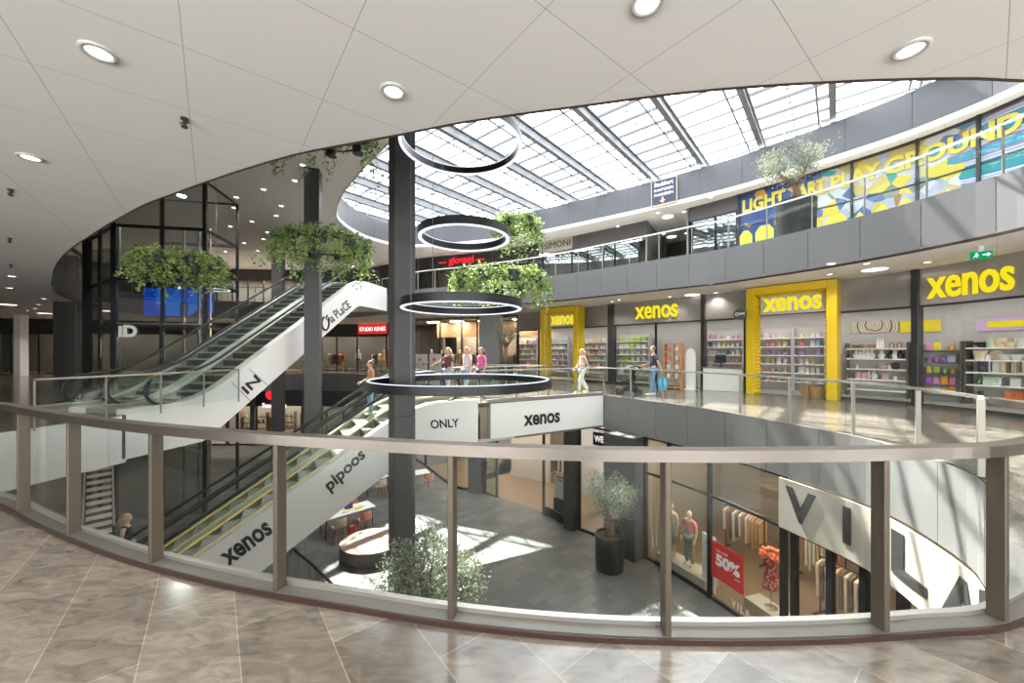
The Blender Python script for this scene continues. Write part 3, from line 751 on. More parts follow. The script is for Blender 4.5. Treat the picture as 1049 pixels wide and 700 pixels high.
# ================================================================ glass lift shaft
la, lb_, lc_ = Vector((-16.25, 15.5)), Vector((-13.05, 16.1)), Vector((-20.3, 18.0))
t = thing('lift_shaft', 'tall glass lift shaft with dark steel frame left of the escalators', 'lift', (la.x, la.y, Z0))
lz = [Z0, -1.2, 2.72, 4.6, 6.8, C2]
def up_bar(p, w, nm='mullion', mat='blackmetal'):
    MB().box((p.x, p.y, (Z0 + C2) / 2), (w, w, C2 - Z0), math.atan2((lb_ - la).y, (lb_ - la).x)).build(nm, M[mat], t)
e = lb_ - la
for k, wd in [(0, .15), (.52, .10), (1, .13)]: up_bar(la + e * k, wd)
e5 = lc_ - la
for k, wd in [(.06, .1), (.45, .1), (.85, .16), (1, .12)]: up_bar(la + e5 * k, wd)
dd = (e / e.length)
back = Vector((-dd.y, dd.x)) * 2.6
for p in (la + back, lb_ + back): up_bar(p, .1)
for zz in lz[1:]:
    m = MB(); h = .12
    for a, b in ((la, lb_), (la, lc_), (lb_, lb_ + back), (la + back, lb_ + back)): m.bar((*a, zz), (*b, zz), .09, h)
    m.build('transom', M['white' if zz == 2.72 else 'blackmetal'] if False else M['blackmetal'], t)
m = MB(); m.bar((*(la + e * .02), 2.78), (*(lb_), 2.78), .1, .04); m.build('steel_edge', M['chrome'], t)
for a, b in ((la + e * .03, la + e * .5), (la + e * .54, lb_), (la + e5 * .08, la + e5 * .43), (la + e5 * .47, la + e5 * .83)):
    MB().bar((*a, (Z0 + C2) / 2), (*b, (Z0 + C2) / 2), .014, C2 - Z0).build('glass_panel', M['glass_lift'], t)
# guide rails, stair flights seen inside and landing doors
for k in (.62, .8, .93):
    q = la + e * k + back * .3; MB().box((q.x, q.y, 1.0), (.07, .09, C2 - Z0 - 2), 0).build('guide_rail', M['chrome'], t)
for zz in (0, Z2):
    for k in (.2, .4): 
        q = la + e5 * (.45 + k) + Vector((.5, .55)); MB().bbox((q.x, q.y, zz + 1.05), (.62, .06, 2.1), math.atan2(e5.y, e5.x), .01).build('lift_door', M['steel'], t)
m = MB(); n_ = Vector((dd.y, -dd.x)) * .02
l0 = la + e * .06 + n_
letters('lettering', 'iD', Vector((*HIT(121.5, 344.5, tuple(la + n_ * 2), tuple(lb_ + n_ * 2)).to_2d(), 2.22)), Vector((*e.normalized(), 0)) * .66, Vector((0, 0, .5)), M['white'], t, .05, .02)
# glowing blue and green panel added to imitate the mural's reflection in the glass
t2 = thing('mural_reflection', 'blue and green glowing panel imitating a mural reflection behind the dark lift glass', 'screen', (-14.9, 17.4, 2.9))
def reflection_mat():
    m, nt, out = new('mural_reflection'); tc = N(nt, 'TexCoord'); mp = N(nt, 'Mapping'); mp.inputs['Scale'].default_value = (1.6, 1.6, .9)
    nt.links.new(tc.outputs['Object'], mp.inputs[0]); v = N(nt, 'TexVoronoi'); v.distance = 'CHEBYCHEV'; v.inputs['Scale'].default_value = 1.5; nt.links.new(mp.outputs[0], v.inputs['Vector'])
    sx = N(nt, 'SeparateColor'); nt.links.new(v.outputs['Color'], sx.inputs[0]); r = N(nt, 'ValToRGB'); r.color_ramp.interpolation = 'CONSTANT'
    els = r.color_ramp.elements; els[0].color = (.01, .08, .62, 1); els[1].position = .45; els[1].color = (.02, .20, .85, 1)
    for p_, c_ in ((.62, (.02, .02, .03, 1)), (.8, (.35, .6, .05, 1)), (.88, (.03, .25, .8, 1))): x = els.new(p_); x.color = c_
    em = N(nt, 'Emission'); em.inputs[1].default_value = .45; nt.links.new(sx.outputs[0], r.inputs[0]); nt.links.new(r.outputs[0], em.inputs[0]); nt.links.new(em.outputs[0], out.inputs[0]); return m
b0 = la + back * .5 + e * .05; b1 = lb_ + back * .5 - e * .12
MB().bar((*b0, 3.85), (*b1, 3.85), .05, 1.25).build('reflection_face', reflection_mat(), t2)
MB().bar((*(b0 + back * .02), 3.85), (*(b1 + back * .02), 3.85), .08, 1.36).build('reflection_backing', M['black'], t2)

arealight((-15.0, 17.2, 4.5), 130, .3, (1, .93, .84))  # unseen lights added inside the shaft to brighten the dark lift
arealight((-15.0, 17.2, 8.7), 130, .3, (1, .93, .84))
# straight stair behind the lift on the ground floor
t = thing('staircase', 'narrow dark staircase with pale treads seen below the lift through the glass', 'staircase', (-15.6, 14.2, Z0))
s0, s1_ = PY(101, 545, 12.2), None
d = Vector((-.735, .68)); 
for i in range(13):
    q = Vector((s0.x, s0.y)) + d * .28 * i; MB().box((q.x, q.y, Z0 + .18 * (i + 1) + .1), (.34, .62, .05), math.atan2(d.y, d.x)).build('tread', M['clad'], t)
for sgn in (-1, 1):
    o = Vector((-d.y, d.x)) * .34 * sgn; q = Vector((s0.x, s0.y)) + o; q1_ = q + d * 3.45
    MB().bar((*q, Z0 + .2), (*q1_, Z0 + 2.45), .05, .3).build('stringer', M['black'], t)
    MB().bar((*q, Z0 + 1.2), (*q1_, Z0 + 3.45), .05, .05).build('handrail', M['steel'], t)
# ================================================================ shopfront helpers
def ribplan(name, path, a, b, o0, o1, z, mat, th=.02):
    """floor or ceiling strip between two offsets of a plan curve"""
    p = path.sub(a, b, .4); q0, q1 = offset(p, o0), offset(p, o1); n = len(p)
    vs = [(x, y, z) for x, y in q0] + [(x, y, z) for x, y in q1] + [(x, y, z - th) for x, y in q0] + [(x, y, z - th) for x, y in q1]
    fs = []
    for i in range(n - 1): fs += [(i, i + 1, n + i + 1, n + i), (2 * n + i, 2 * n + i + 1, 3 * n + i + 1, 3 * n + i)]
    return struct(MB().add(vs, fs).build(name, mat))
WN = [0]
def bay(path, a, b, z0, z1, glass='glass_shop', mat='blackmetal', fw=.06, transom=None, base=.1, left=True, right=True, off=0.0):
    """one glazed bay: frame and pane"""
    WN[0] += 1
    t = bpy.data.objects.new('window_%d' % WN[0], None); COL.objects.link(t); p = path.at((a + b) / 2); t.location = (p.x, p.y, z0); BASE[t.name] = Matrix.Translation(t.location); struct(t)
    pts = offset(path.sub(a, b, .3), off)
    m = MB(); m.ribbon(offset(pts, -.03), z0, z0 + base, .07); m.ribbon(offset(pts, -.03), z1 - .06, z1, .07)
    for k, f in ((a, left), (b, right)):
        if f: q = path.at(k); tg = path.tan(k); q = q + Vector((-tg.y, tg.x)) * off; m.box((q.x, q.y, (z0 + z1) / 2), (fw, .12, z1 - z0), math.atan2(tg.y, tg.x))
    if transom: m.ribbon(offset(pts, -.03), transom - .035, transom + .035, .07)
    m.build('frame', M[mat], t); MB().ribbon(pts, z0 + base, z1 - .06, .012).build('pane', M[glass], t); return t
def lights_along(path, a, b, off, z, e, step=2.4, sx=1.2, sy=.5, col=(1, .95, .88)):
    n = max(1, round((b - a) / step))
    for i in range(n):
        d = a + (b - a) * (i + .5) / n; p = path.at(d); tg = path.tan(d); q = p + Vector((-tg.y, tg.x)) * off
        arealight((q.x, q.y, z), e, sx, col, sy, (0, 0, math.atan2(tg.y, tg.x)))

# ================================================================ goods
GM = {}
def goods(kind, col):
    k = (kind, col)
    if k in GM: return GM[k]
    m = MB()
    if kind == 'vase': m.lathe([(.0, 0), (.05, 0), (.085, .06), (.09, .11), (.05, .19), (.03, .23), (.042, .27), (.034, .27), (.025, .23)], (0, 0, 0), 14)
    elif kind == 'bottle': m.lathe([(.0, 0), (.035, 0), (.037, .02), (.037, .26), (.018, .32), (.016, .40), (.02, .41), (0, .41)], (0, 0, 0), 12)
    elif kind == 'bowl': m.lathe([(.0, 0), (.07, 0), (.08, .02), (.16, .11), (.17, .15), (.155, .15), (.07, .04), (0, .035)], (0, 0, 0), 16)
    elif kind == 'pot': m.lathe([(.0, 0), (.085, 0), (.10, .02), (.135, .23), (.145, .25), (.13, .25), (.11, .2), (0, .19)], (0, 0, 0), 16)
    elif kind == 'box': m.bbox((0, 0, .1), (.19, .13, .2), 0, .012); m.bbox((0, 0, .205), (.195, .135, .03), 0, .008)
    elif kind == 'pack': m.bbox((0, 0, .11), (.15, .07, .22), 0, .015); m.box((0, 0, .235), (.12, .01, .03))
    elif kind == 'jar': m.lathe([(0, 0), (.05, 0), (.056, .02), (.056, .11), (.045, .13), (.048, .13), (.048, .155), (0, .16)], (0, 0, 0), 12)
    elif kind == 'cylinder': m.lathe([(0, 0), (.085, 0), (.09, .015), (.09, .2), (.082, .215), (.05, .22), (0, .22)], (0, 0, 0), 16)
    elif kind == 'frame':
        for x in (-.12, .12): m.box((x, 0, .16), (.03, .03, .32))
        for z in (.015, .305): m.box((0, 0, z), (.24, .03, .03))
        m.box((0, .008, .16), (.22, .008, .28))
    elif kind == 'plate': m.lathe([(0, 0), (.06, 0), (.13, .02), (.135, .03), (.06, .012), (0, .01)], (0, 0, 0), 18); m.v = [(x, .02 + z * .6, .135 + y) for x, y, z in m.v]
    elif kind == 'arch': m.tube([(-.06, 0, 0)] + [(.06 * -math.cos(a), 0, .16 + .06 * math.sin(a)) for a in [math.pi * i / 8 for i in range(9)]] + [(.06, 0, 0)], .024, 6)
    elif kind == 'stack':
        for i in range(4): m.bbox((0, 0, .03 + .055 * i), (.30, .22, .05), 0, .018)
    elif kind == 'basket': m.lathe([(0, 0), (.13, 0), (.16, .1), (.17, .22), (.155, .22), (.14, .1), (0, .03)], (0, 0, 0), 14); m.tube([(.16 * math.cos(a), 0, .22 + .16 * math.sin(a)) for a in [math.pi * i / 10 for i in range(11)]], .012, 5)
    elif kind == 'cactus': m.lathe([(0, 0), (.06, 0), (.07, .1), (0, .1)], (0, 0, 0), 10); m.tube([(0, 0, .1), (0, 0, .3)], [.04, .035], 8); m.tube([(.03, 0, .17), (.09, 0, .19), (.09, 0, .27)], .022, 6)
    GM[k] = m.mesh(kind, plain(col, .5), 35); return GM[k]
CN = {}
def cname(c):
    import colorsys
    h, l, s = colorsys.rgb_to_hls(*c)
    if s < .18: return 'white' if l > .6 else ('grey' if l > .12 else 'black')
    h *= 360
    n = 'red' if h < 12 or h > 345 else 'orange' if h < 38 else 'yellow' if h < 66 else 'green' if h < 165 else 'turquoise' if h < 195 else 'blue' if h < 255 else 'purple' if h < 300 else 'pink'
    if n == 'orange' and l < .3: n = 'brown'
    if n == 'red' and l > .55: n = 'pink'
    return ('pale ' if l > .7 else 'dark ' if l < .12 else '') + n
ORD = ['top', 'second', 'third', 'fourth', 'fifth', 'bottom']
KN = {'pack': 'packet', 'box': 'lidded box', 'cylinder': 'candle', 'arch': 'arch ornament', 'stack': 'folded textile stack', 'frame': 'picture frame'}
NG = [0]
def item(kind, col, p, rz, where, row, s=1.0):
    o = link('shop_' + {'pack': 'packet', 'box': 'gift_box', 'cylinder': 'candle', 'arch': 'ornament', 'stack': 'textile_stack', 'frame': 'picture_frame'}.get(kind, kind), goods(kind, col))
    o.location = p; o.rotation_euler = (0, 0, rz); o.scale = (s, s, s); NG[0] += 1
    kn = KN.get(kind, kind)
    tag(o, '%s %s on the %s shelf of %s' % (cname(col), kn, ORD[min(row, 5)], where), kn.split()[-1], 'shop goods on ' + where); return o
def shelf_unit(pa, pb, zs, label, depth=.36, side='dark', board='white', back=None, h=None, cols=None):
    """wall shelving between plan points, open towards the viewer's side (right of pa->pb)"""
    pa, pb = Vector(pa), Vector(pb); d = (pb - pa); L = d.length; d /= L; nb = Vector((-d.y, d.x)); rz = math.atan2(d.y, d.x); mid = (pa + pb) / 2
    t = thing('shelving_unit', label, 'shelf unit', (mid.x, mid.y, 0), rz); top = h or max(zs) + .5
    lpart('back_panel', MB().box((0, depth / 2 + .02, top / 2), (L, .03, top)), M['wallwhite'] if back is None else back, t)
    for s in (-1, 1): lpart('side_panel', MB().bbox((s * L / 2, 0, top / 2), (.05, depth, top), 0, .005), M[side], t)
    for z in zs: lpart('shelf', MB().bbox((0, 0, z - .022), (L - .05, depth, .044), 0, .008), M[board], t)
    def put(k, z, y=0): q = mid + d * (k * (L - .3)) + nb * y; return (q.x, q.y, z)
    return t, put, rz, L
def fill(unit, zs, where, kinds, cols, gap=.24, skip=.1, seed=1):
    t, put, rz, L = unit; r = random.Random(seed)
    for row, z in enumerate(zs):
        n = int((L - .15) / gap); kd = r.choice(kinds); base = r.choice(cols)
        for i in range(n):
            if r.random() < skip: continue
            if r.random() < .6: base = r.choice(cols)
            if r.random() < .3: kd = r.choice(kinds)
            item(kd, base, put((i + .5) / n - .5, z, r.uniform(-.04, .02)), rz + r.uniform(-.1, .1), where, row, r.uniform(.85, 1.1))

# ================================================================ gallery: long curved shopfront with yellow lettering
M['band'] = pbr('sign_band', (.30, .28, .262), .18, .35, var=.15, scale=1.5)
M['wood_orange'] = pbr('orange_wood', (.55, .26, .10), .5, var=.15, scale=8)
FXp = crom([(-8.6, 29.2), (-7.3, 27.6), (-4.5, 26.4), (-1.6, 25.4), (1.9, 22.9), (3.4, 21.4), (5.1, 19.4), (7.2, 17.2), (9.3, 15.0), (11.0, 13.0), (12.0, 11.3), (12.35, 9.5), (12.3, 7.5), (11.8, 5), (11, 2)], .2)
FX = Path(FXp)
S = lambda u: FX.seek(u)
x0 = S(531)
struct(MB().ribbon(offset(FX.sub(x0, FX.L), -.05), 2.98, C1, .12).build('sign_band', M['band']))
ribplan('floor_shop', FX, 0.5, FX.L, .06, 6.0, .012, M['shopfloor'])
ribplan('ceiling_shop', FX, x0, FX.L, .1, 6.0, 3.42, M['white'])
struct(MB().ribbon(offset(FX.sub(x0, FX.L), 2.75), 0, 3.45, .1).build('wall_shop', M['wallwhite']))
for a, b in [(531, 552), (593.5, 624), (629.5, 672), (672, 719.5), (719.5, 763), (859, 937)]: bay(FX, S(a), S(b), 0, 2.98)
bay(FX, S(937), S(1046) + .5, 0, 2.98); bay(FX, S(1046) + .5, S(1046) + 3.5, 0, 2.98)
lights_along(FX, x0, FX.L, 1.25, 3.38, SHOP, 2.0, 1.6, .5)
for u in (627, 721, 939.5):   # slim piers over the full height
    q = FX.at(S(u)); tg = FX.tan(S(u)); struct(MB().bbox((q.x, q.y, C1 / 2), (.34 if u == 627 else .16, .3, C1), math.atan2(tg.y, tg.x), .01).build('pier', M['blackmetal' if u != 627 else 'dark']))
# the three runs of letters on the band
t = thing('shop_name_sign', 'big yellow lower case shop name at the right end of the grey band', 'sign', (*FX.at(S(996)), 3.4))
letters_on_path('lettering', 'xenos', FX, S(951.5), S(1042), 3.13, 3.74, -.06, M['yemit'], t, .018, .05)
t = thing('shop_name_sign', 'yellow lower case shop name on the grey band above the man in the dark shirt', 'sign', (*FX.at(S(674)), 3.4))
letters_on_path('lettering', 'xenos', FX, S(651.5), S(695), 3.18, 3.78, -.06, M['yemit'], t, .018, .05)

def portal(a, b, label, siglabel, W=.28, D=.72, Ht=4.0):
    """yellow box frame standing proud of the shopfront, reveals quilted in diamonds"""
    a, b = Vector(a), Vector(b); d = b - a; L = d.length; d /= L; rz = math.atan2(d.y, d.x); mid = (a + b) / 2
    t = thing('entrance_portal', label, 'shop entrance', (mid.x, mid.y, 0), rz)
    for s in (-1, 1): lpart('post', MB().bbox((s * (L / 2 - W / 2), D / 2, Ht / 2), (W, D, Ht), 0, .02), M['yellow'], t)
    lpart('lintel', MB().bbox((0, D / 2, Ht - W / 2 + .01), (L - 2 * W + .02, D, W), 0, .02), M['yellow'], t)
    x = L / 2 - W
    def quilt(m, o, ux, uy, nn, nx, ny):
        o, ux, uy, nn = Vector(o), Vector(ux), Vector(uy), Vector(nn)
        for i in range(nx):
            for j in range(ny):
                c = o + ux * (i + .5) + uy * (j + .5)
                m.add([c - ux * .5, c - uy * .5, c + ux * .5, c + uy * .5, c + nn * .07], [(0, 1, 4), (1, 2, 4), (2, 3, 4), (3, 0, 4)])
                c = o + ux * i + uy * j
                if i and j: m.add([c - ux * .5, c - uy * .5, c + ux * .5, c + uy * .5, c + nn * .07], [(0, 1, 4), (1, 2, 4), (2, 3, 4), (3, 0, 4)])
    for s in (-1, 1):
        m = MB(); quilt(m, (s * x, .02, 0), (0, (D - .04) / 3, 0), (0, 0, (Ht - W) / 14), (-s, 0, 0), 3, 14); lpart('quilted_reveal', m, M['yellow'], t)
    m = MB(); quilt(m, (-x, .02, Ht - W), (2 * x / 7, 0, 0), (0, (D - .04) / 3, 0), (0, 0, -1), 7, 3); lpart('quilted_reveal', m, M['yellow'], t)
    # name panel inside the frame
    s2 = thing('entrance_name_panel', siglabel, 'sign', (mid.x, mid.y, 3.3), rz)
    lpart('panel', MB().box((0, D * .62, .02 + .05), (2 * x - .16, .05, .72)), M['wallwhite'], s2)
    Mx = Matrix.Translation((mid.x, mid.y, 0)) @ Matrix.Rotation(rz, 4, 'Z'); xx = x - .17
    for nm, dx, mt, bo, dy in (('letter_outline', .0, 'white', .06, 0), ('lettering', 0, 'yemit', .025, -.03)):
        o, r_, u_ = Mx @ Vector((-xx, D * .62 - .03 + dy, 3.09)), Mx.to_3x3() @ Vector((2 * xx, 0, 0)), Vector((0, 0, .52))
        letters(nm, 'xenos', o, r_, u_, M[mt], s2, bo, .03)
    return t
portal(P2(764, 404.2, 0), P2(857.5, 411.2, 0), 'large yellow quilted entrance frame standing right of the black disc sign', 'grey panel with white edged yellow shop name inside the larger yellow frame')
portal(PY(553.3, 390, 21.2).to_2d(), PY(591.8, 390, 19.6).to_2d(), 'farther yellow entrance frame, partly behind the hanging ivy', 'grey panel with yellow shop name inside the farther yellow frame')
# black disc hanging sign
c = PY(758.3, 322, 13.6); t = thing('disc_sign', 'small black round blade sign on the left of the larger yellow frame', 'sign', tuple(c)); dv = Vector((c.x, c.y, 0)).normalized(); dr_ = Vector((dv.y, -dv.x, 0))
m = MB(); m.tube([c - dv * .03, c + dv * .03], .21, 28); m.build('disc', M['black'], t); m = MB(); q = FX.at(S(757)); m.tube([c + dv * .02 + dr_ * .15, (q.x, q.y, c.z)], .02, 6); m.build('bracket', M['black'], t)
m = MB(); m.tube([c - dv * .035 + dr_ * (-.10 + .05 * math.cos(k)) + Vector((0, 0, .05 * math.sin(k))) for k in [2 * math.pi * i / 16 for i in range(16)]], .008, 5, True); m.build('ring_mark', M['white'], t)
letters('lettering', 'xgo', c - dv * .034 - dr_ * .03 - Vector((0, 0, .04)), dr_ * .17, Vector((0, 0, .085)), M['white'], t, .02, .004)

# shelving along the shop's inner wall
SW = Path(offset(FXp, 2.15)); SS = lambda u: SW.seek(u)
def unit_at(u0, u1, zs, label, **k): return shelf_unit(SW.at(SS(u0)), SW.at(SS(u1)), zs, label, **k)
zA = [1.74, 1.37, 1.0, .62, .25]
wA = 'the white vase shelves'
uA = unit_at(868, 931, zA, 'grey wall unit with white shelves of vases right of the larger yellow frame', h=1.95, side='column'); t, put, rz, L = uA
W_, BR, PK, BK, CR = (.80, .79, .77), (.30, .15, .08), (.66, .42, .45), (.03, .03, .035), (.80, .68, .46)
for k, kd, c, r in [(-.42, 'bowl', BR, 0), (-.3, 'jar', BR, 0), (-.12, 'bowl', (.45, .2, .12), 0), (.02, 'bottle', W_, 0), (.07, 'bottle', W_, 0), (.12, 'bottle', W_, 0), (.3, 'arch', BR, 0), (.44, 'arch', BR, 0),
                    (-.42, 'vase', W_, 1), (-.34, 'vase', W_, 1), (-.26, 'vase', W_, 1), (-.18, 'vase', W_, 1), (-.1, 'vase', W_, 1), (.1, 'vase', W_, 1), (.27, 'vase', BK, 1), (.36, 'vase', W_, 1), (.45, 'vase', BK, 1),
                    (.12, 'bowl', PK, 2), (.25, 'jar', CR, 2), (.36, 'plate', BK, 2), (-.4, 'jar', W_, 2), (-.38, 'cylinder', PK, 3), (-.25, 'cylinder', PK, 3), (-.15, 'bottle', W_, 3), (-.05, 'vase', W_, 3), (.18, 'box', PK, 3), (.36, 'jar', W_, 3)]:
    item(kd, c, put(k, zA[r]), rz, wA, r, 1.15 if kd in ('vase', 'cylinder') else .9)
uC = unit_at(992, 1062, zA, 'grey wall unit with white shelves of pots and frames at the right picture edge', h=1.95, side='column'); t, put, rz, L = uC; wC = 'the rightmost white shelves'
MT = (.62, .74, .62)
for k, kd, c, r in [(-.36, 'bowl', BK, 0), (-.16, 'pot', MT, 0), (0, 'pot', CR, 0), (.2, 'bowl', CR, 0), (.4, 'pot', W_, 0), (-.4, 'pot', CR, 1), (-.25, 'jar', W_, 1), (-.1, 'plate', CR, 1), (.1, 'bowl', W_, 1), (.3, 'bowl', W_, 1),
                    (-.3, 'frame', (.05, .06, .12), 2), (-.08, 'frame', W_, 2), (.1, 'frame', CR, 2), (.25, 'frame', BR, 2), (.4, 'frame', W_, 2), (-.4, 'cactus', (.08, .2, .08), 3), (-.22, 'box', MT, 3), (-.08, 'box', MT, 3), (.3, 'box', W_, 3), (.2, 'box', (.7, .22, .08), 4), (.34, 'box', (.7, .22, .08), 4), (-.38, 'jar', BK, 4)]:
    item(kd, c, put(k, zA[r]), rz, wC, r, 1.1)
zB = [1.66, 1.28, .92, .56, .24]
uB = unit_at(942, 987, zB, 'pegboard unit with rows of coloured packets between the two white shelf units', h=1.95, side='column', board='column')
fill(uB, zB, 'the pegboard unit', ['pack', 'pack', 'jar', 'box'], [(.5, .55, .65), (.62, .06, .08), (.75, .3, .5), (.35, .55, .12), (.8, .38, .03), (.8, .68, .05), (.35, .12, .5), (.7, .7, .68)], .2, .05, 4)
VIV = [(.74, .72, .70), (.70, .68, .66), (.62, .60, .58), (.72, .70, .64), (.66, .64, .66), (.6, .38, .28), (.30, .40, .52), (.62, .52, .25), (.42, .48, .28), (.55, .22, .25), (.38, .24, .44), (.12, .12, .13), (.50, .38, .28), (.24, .42, .50), (.70, .50, .52)]
z5 = [2.2, 1.84, 1.48, 1.12, .76, .4]
for i, (u0, u1, lab, wh) in enumerate([
    (533, 551, 'shelving unit with small goods left of the farther yellow frame', 'the unit left of the farther frame'),
    (562, 583, 'shelving unit seen inside the farther yellow frame', 'the unit inside the farther frame'),
    (594, 623, 'shelving unit behind the window right of the farther yellow frame', 'the unit behind the walking woman'),
    (632, 666, 'shelving unit of textiles behind the man in the dark shirt', 'the unit behind the man'),
    (722, 762, 'shelving unit behind the window left of the larger yellow frame', 'the unit left of the larger frame'),
    (779, 812, 'left one of the two shelving units seen inside the larger yellow frame', 'the left unit inside the larger frame'),
    (814, 846, 'right one of the two shelving units seen inside the larger yellow frame', 'the right unit inside the larger frame')]):
    un = unit_at(u0, u1, z5, lab, h=2.6, side='wallwhite'); kinds = ['pack', 'box', 'jar', 'vase', 'pack'] if i not in (3,) else ['stack', 'stack', 'box']
    fill(un, z5, wh, kinds, VIV if i != 3 else [(.74, .72, .7), (.66, .66, .66), (.35, .55, .08), (.7, .68, .6)], .21 if i != 3 else .34, .05, 10 + i)
# posters on the wall above the shelves
def swtex(name, cols, scale, cen=None):
    m, nt, out = new(name); b = N(nt, 'BsdfPrincipled'); tc = N(nt, 'TexCoord'); wv = N(nt, 'TexWave'); wv.wave_type = 'RINGS'; wv.inputs['Scale'].default_value = scale; wv.inputs['Distortion'].default_value = 3; wv.inputs['Detail'].default_value = 2
    mp = N(nt, 'Mapping'); nt.links.new(tc.outputs['Object'], mp.inputs[0]); nt.links.new(mp.outputs[0], wv.inputs['Vector'])
    if cen: mp.inputs['Location'].default_value = [-c for c in cen]; wv.rings_direction = 'SPHERICAL'
    r = N(nt, 'ValToRGB'); els = r.color_ramp.elements
    els[0].color = (*cols[0], 1); els[1].color = (*cols[-1], 1)
    for i, c in enumerate(cols[1:-1]): x = els.new((i + 1) / (len(cols) - 1)); x.color = (*c, 1)
    nt.links.new(wv.outputs['Fac'], r.inputs[0]); nt.links.new(r.outputs[0], b.inputs['Base Color']); nt.links.new(b.outputs[0], out.inputs[0]); return m
SP = Path(offset(FXp, 2.72)); PS = lambda u: SP.seek(u)
def poster(u0, u1, v0, v1, um, mat, label):
    d0, d1 = PS(u0), PS(u1); Y = SP.at(PS(um)).y; z0, z1 = H + (VH - v1) * Y / F, H + (VH - v0) * Y / F; q = SP.at((d0 + d1) / 2)
    t = thing('wall_poster', label, 'poster', (q.x, q.y, z0)); MB().ribbon(offset(SP.sub(d0, d1, .2), -.02), z0, z1, .02).build('print', mat, t); return t, d0, d1, z0, z1
poster(872, 921, 329, 341, 897, swtex('basket_print', [(.16, .09, .05), (.7, .62, .5), (.8, .76, .7), (.25, .15, .09), (.75, .7, .62)], 1.3, tuple(PY(896, 333, SP.at(PS(897)).y))), 'long photo print of woven brown and white plates above the vases')
poster(922, 964, 328.5, 340.5, 940, pbr('yellow_print', (.85, .70, .03), .6), 'plain yellow strip poster right of the woven plates print')
t, d0, d1, z0_, z1_ = poster(1000, 1062, 326, 339, 1020, pbr('lilac_print', (.62, .45, .72), .6), 'lilac poster with yellow lozenge above the pots')
m = MB(); hh = (z1_ - z0_); q0 = d0 + .25
for i in range(4): m.ribbon(offset(SP.sub(q0 + .22 * i, q0 + .22 * i + .24, .1), -.035), z0_ + hh * .25, z0_ + hh * .75, .012)
m.build('lozenge', M['yellow_sign'], t)
# free standing goods in the windows
c = PY(690, 395, 16.6); t = thing('display_cabinet', 'orange brown open wooden cabinet behind the man with the blue bag', 'cabinet', (c.x, c.y, 0), -.75)
for x in (-.36, .36): lpart('side_panel', MB().bbox((x, 0, 1.0), (.06, .34, 2.0), 0, .008), M['wood_orange'], t)
lpart('divider', MB().bbox((0, .1, 1.0), (.04, .1, 2.0), 0, .006), M['wood_orange'], t)
for z in (.06, .45, .85, 1.25, 1.62, 1.97): lpart('shelf', MB().bbox((0, 0, z), (.68, .34, .04), 0, .006), M['wood_orange'], t)
r = random.Random(3)
for z in (.47, .87, 1.27, 1.64):
    for x in (-.2, .16):
        q = Matrix.Translation((c.x, c.y, 0)) @ Matrix.Rotation(-.75, 4, 'Z') @ Vector((x, -.02, z)); item('box', r.choice([(.78, .76, .74), (.62, .2, .2), (.7, .68, .62)]), q, -.75, 'the orange wooden cabinet', int(3.2 - z * 2), .8)
c = PY(707.5, 395, 16.2); t = thing('display_board', 'white round topped board standing beside the orange wooden cabinet', 'board', (c.x, c.y, 0), -.75)
m = MB(); pl = [(-.2, 0), (.2, 0), (.2, 1.45)] + [(.2 * math.cos(a), 1.45 + .32 * math.sin(a)) for a in [math.pi * i / 10 for i in range(1, 10)]] + [(-.2, 1.45)]
m.add([(x, -.02, z) for x, z in pl] + [(x, .02, z) for x, z in pl], [tuple(range(len(pl))), tuple(range(2 * len(pl) - 1, len(pl) - 1, -1))] + [(i, (i + 1) % len(pl), len(pl) + (i + 1) % len(pl), len(pl) + i) for i in range(len(pl))]); lpart('board', m, M['white'], t)
lpart('foot', MB().box((0, 0, .02), (.4, .4, .04)), M['white'], t)
c = PY(742, 400, 15.7); t = thing('cash_desk', 'pale cash desk with dark monitor in the window left of the larger yellow frame', 'counter', (c.x, c.y, 0), -.8)
lpart('desk', MB().bbox((0, 0, .46), (1.5, .55, .92), 0, .02), M['white'], t); lpart('worktop', MB().bbox((0, 0, .95), (1.56, .6, .05), 0, .01), M['fascia'], t)
t2 = thing('monitor', 'dark tilted monitor on the pale cash desk', 'monitor', (c.x, c.y, .975), -.8); mm = MB(); mm.box(None, (.42, .04, .34), M=Matrix.Translation((-.15, 0, .34)) @ Matrix.Rotation(-.35, 4, 'X')); lpart('screen', mm, M['black'], t2); lpart('stand', MB().tube([(-.15, .06, 0), (-.15, .05, .25)], .03, 8).box((-.15, .06, .01), (.2, .16, .02)), M['black'], t2)
for i, (u, v) in enumerate([(828, 409), (838, 409)]):
    c = PY(u, v, 13.75 - .45 * i); o = link('wicker_basket', goods('basket', (.42, .24, .1))); o.location = (c.x, c.y, 0); o.scale = (1.5, 1.5, 1.7); tag(o, ['left', 'right'][i] + ' one of two tall brown baskets on the floor inside the larger yellow frame', 'basket')

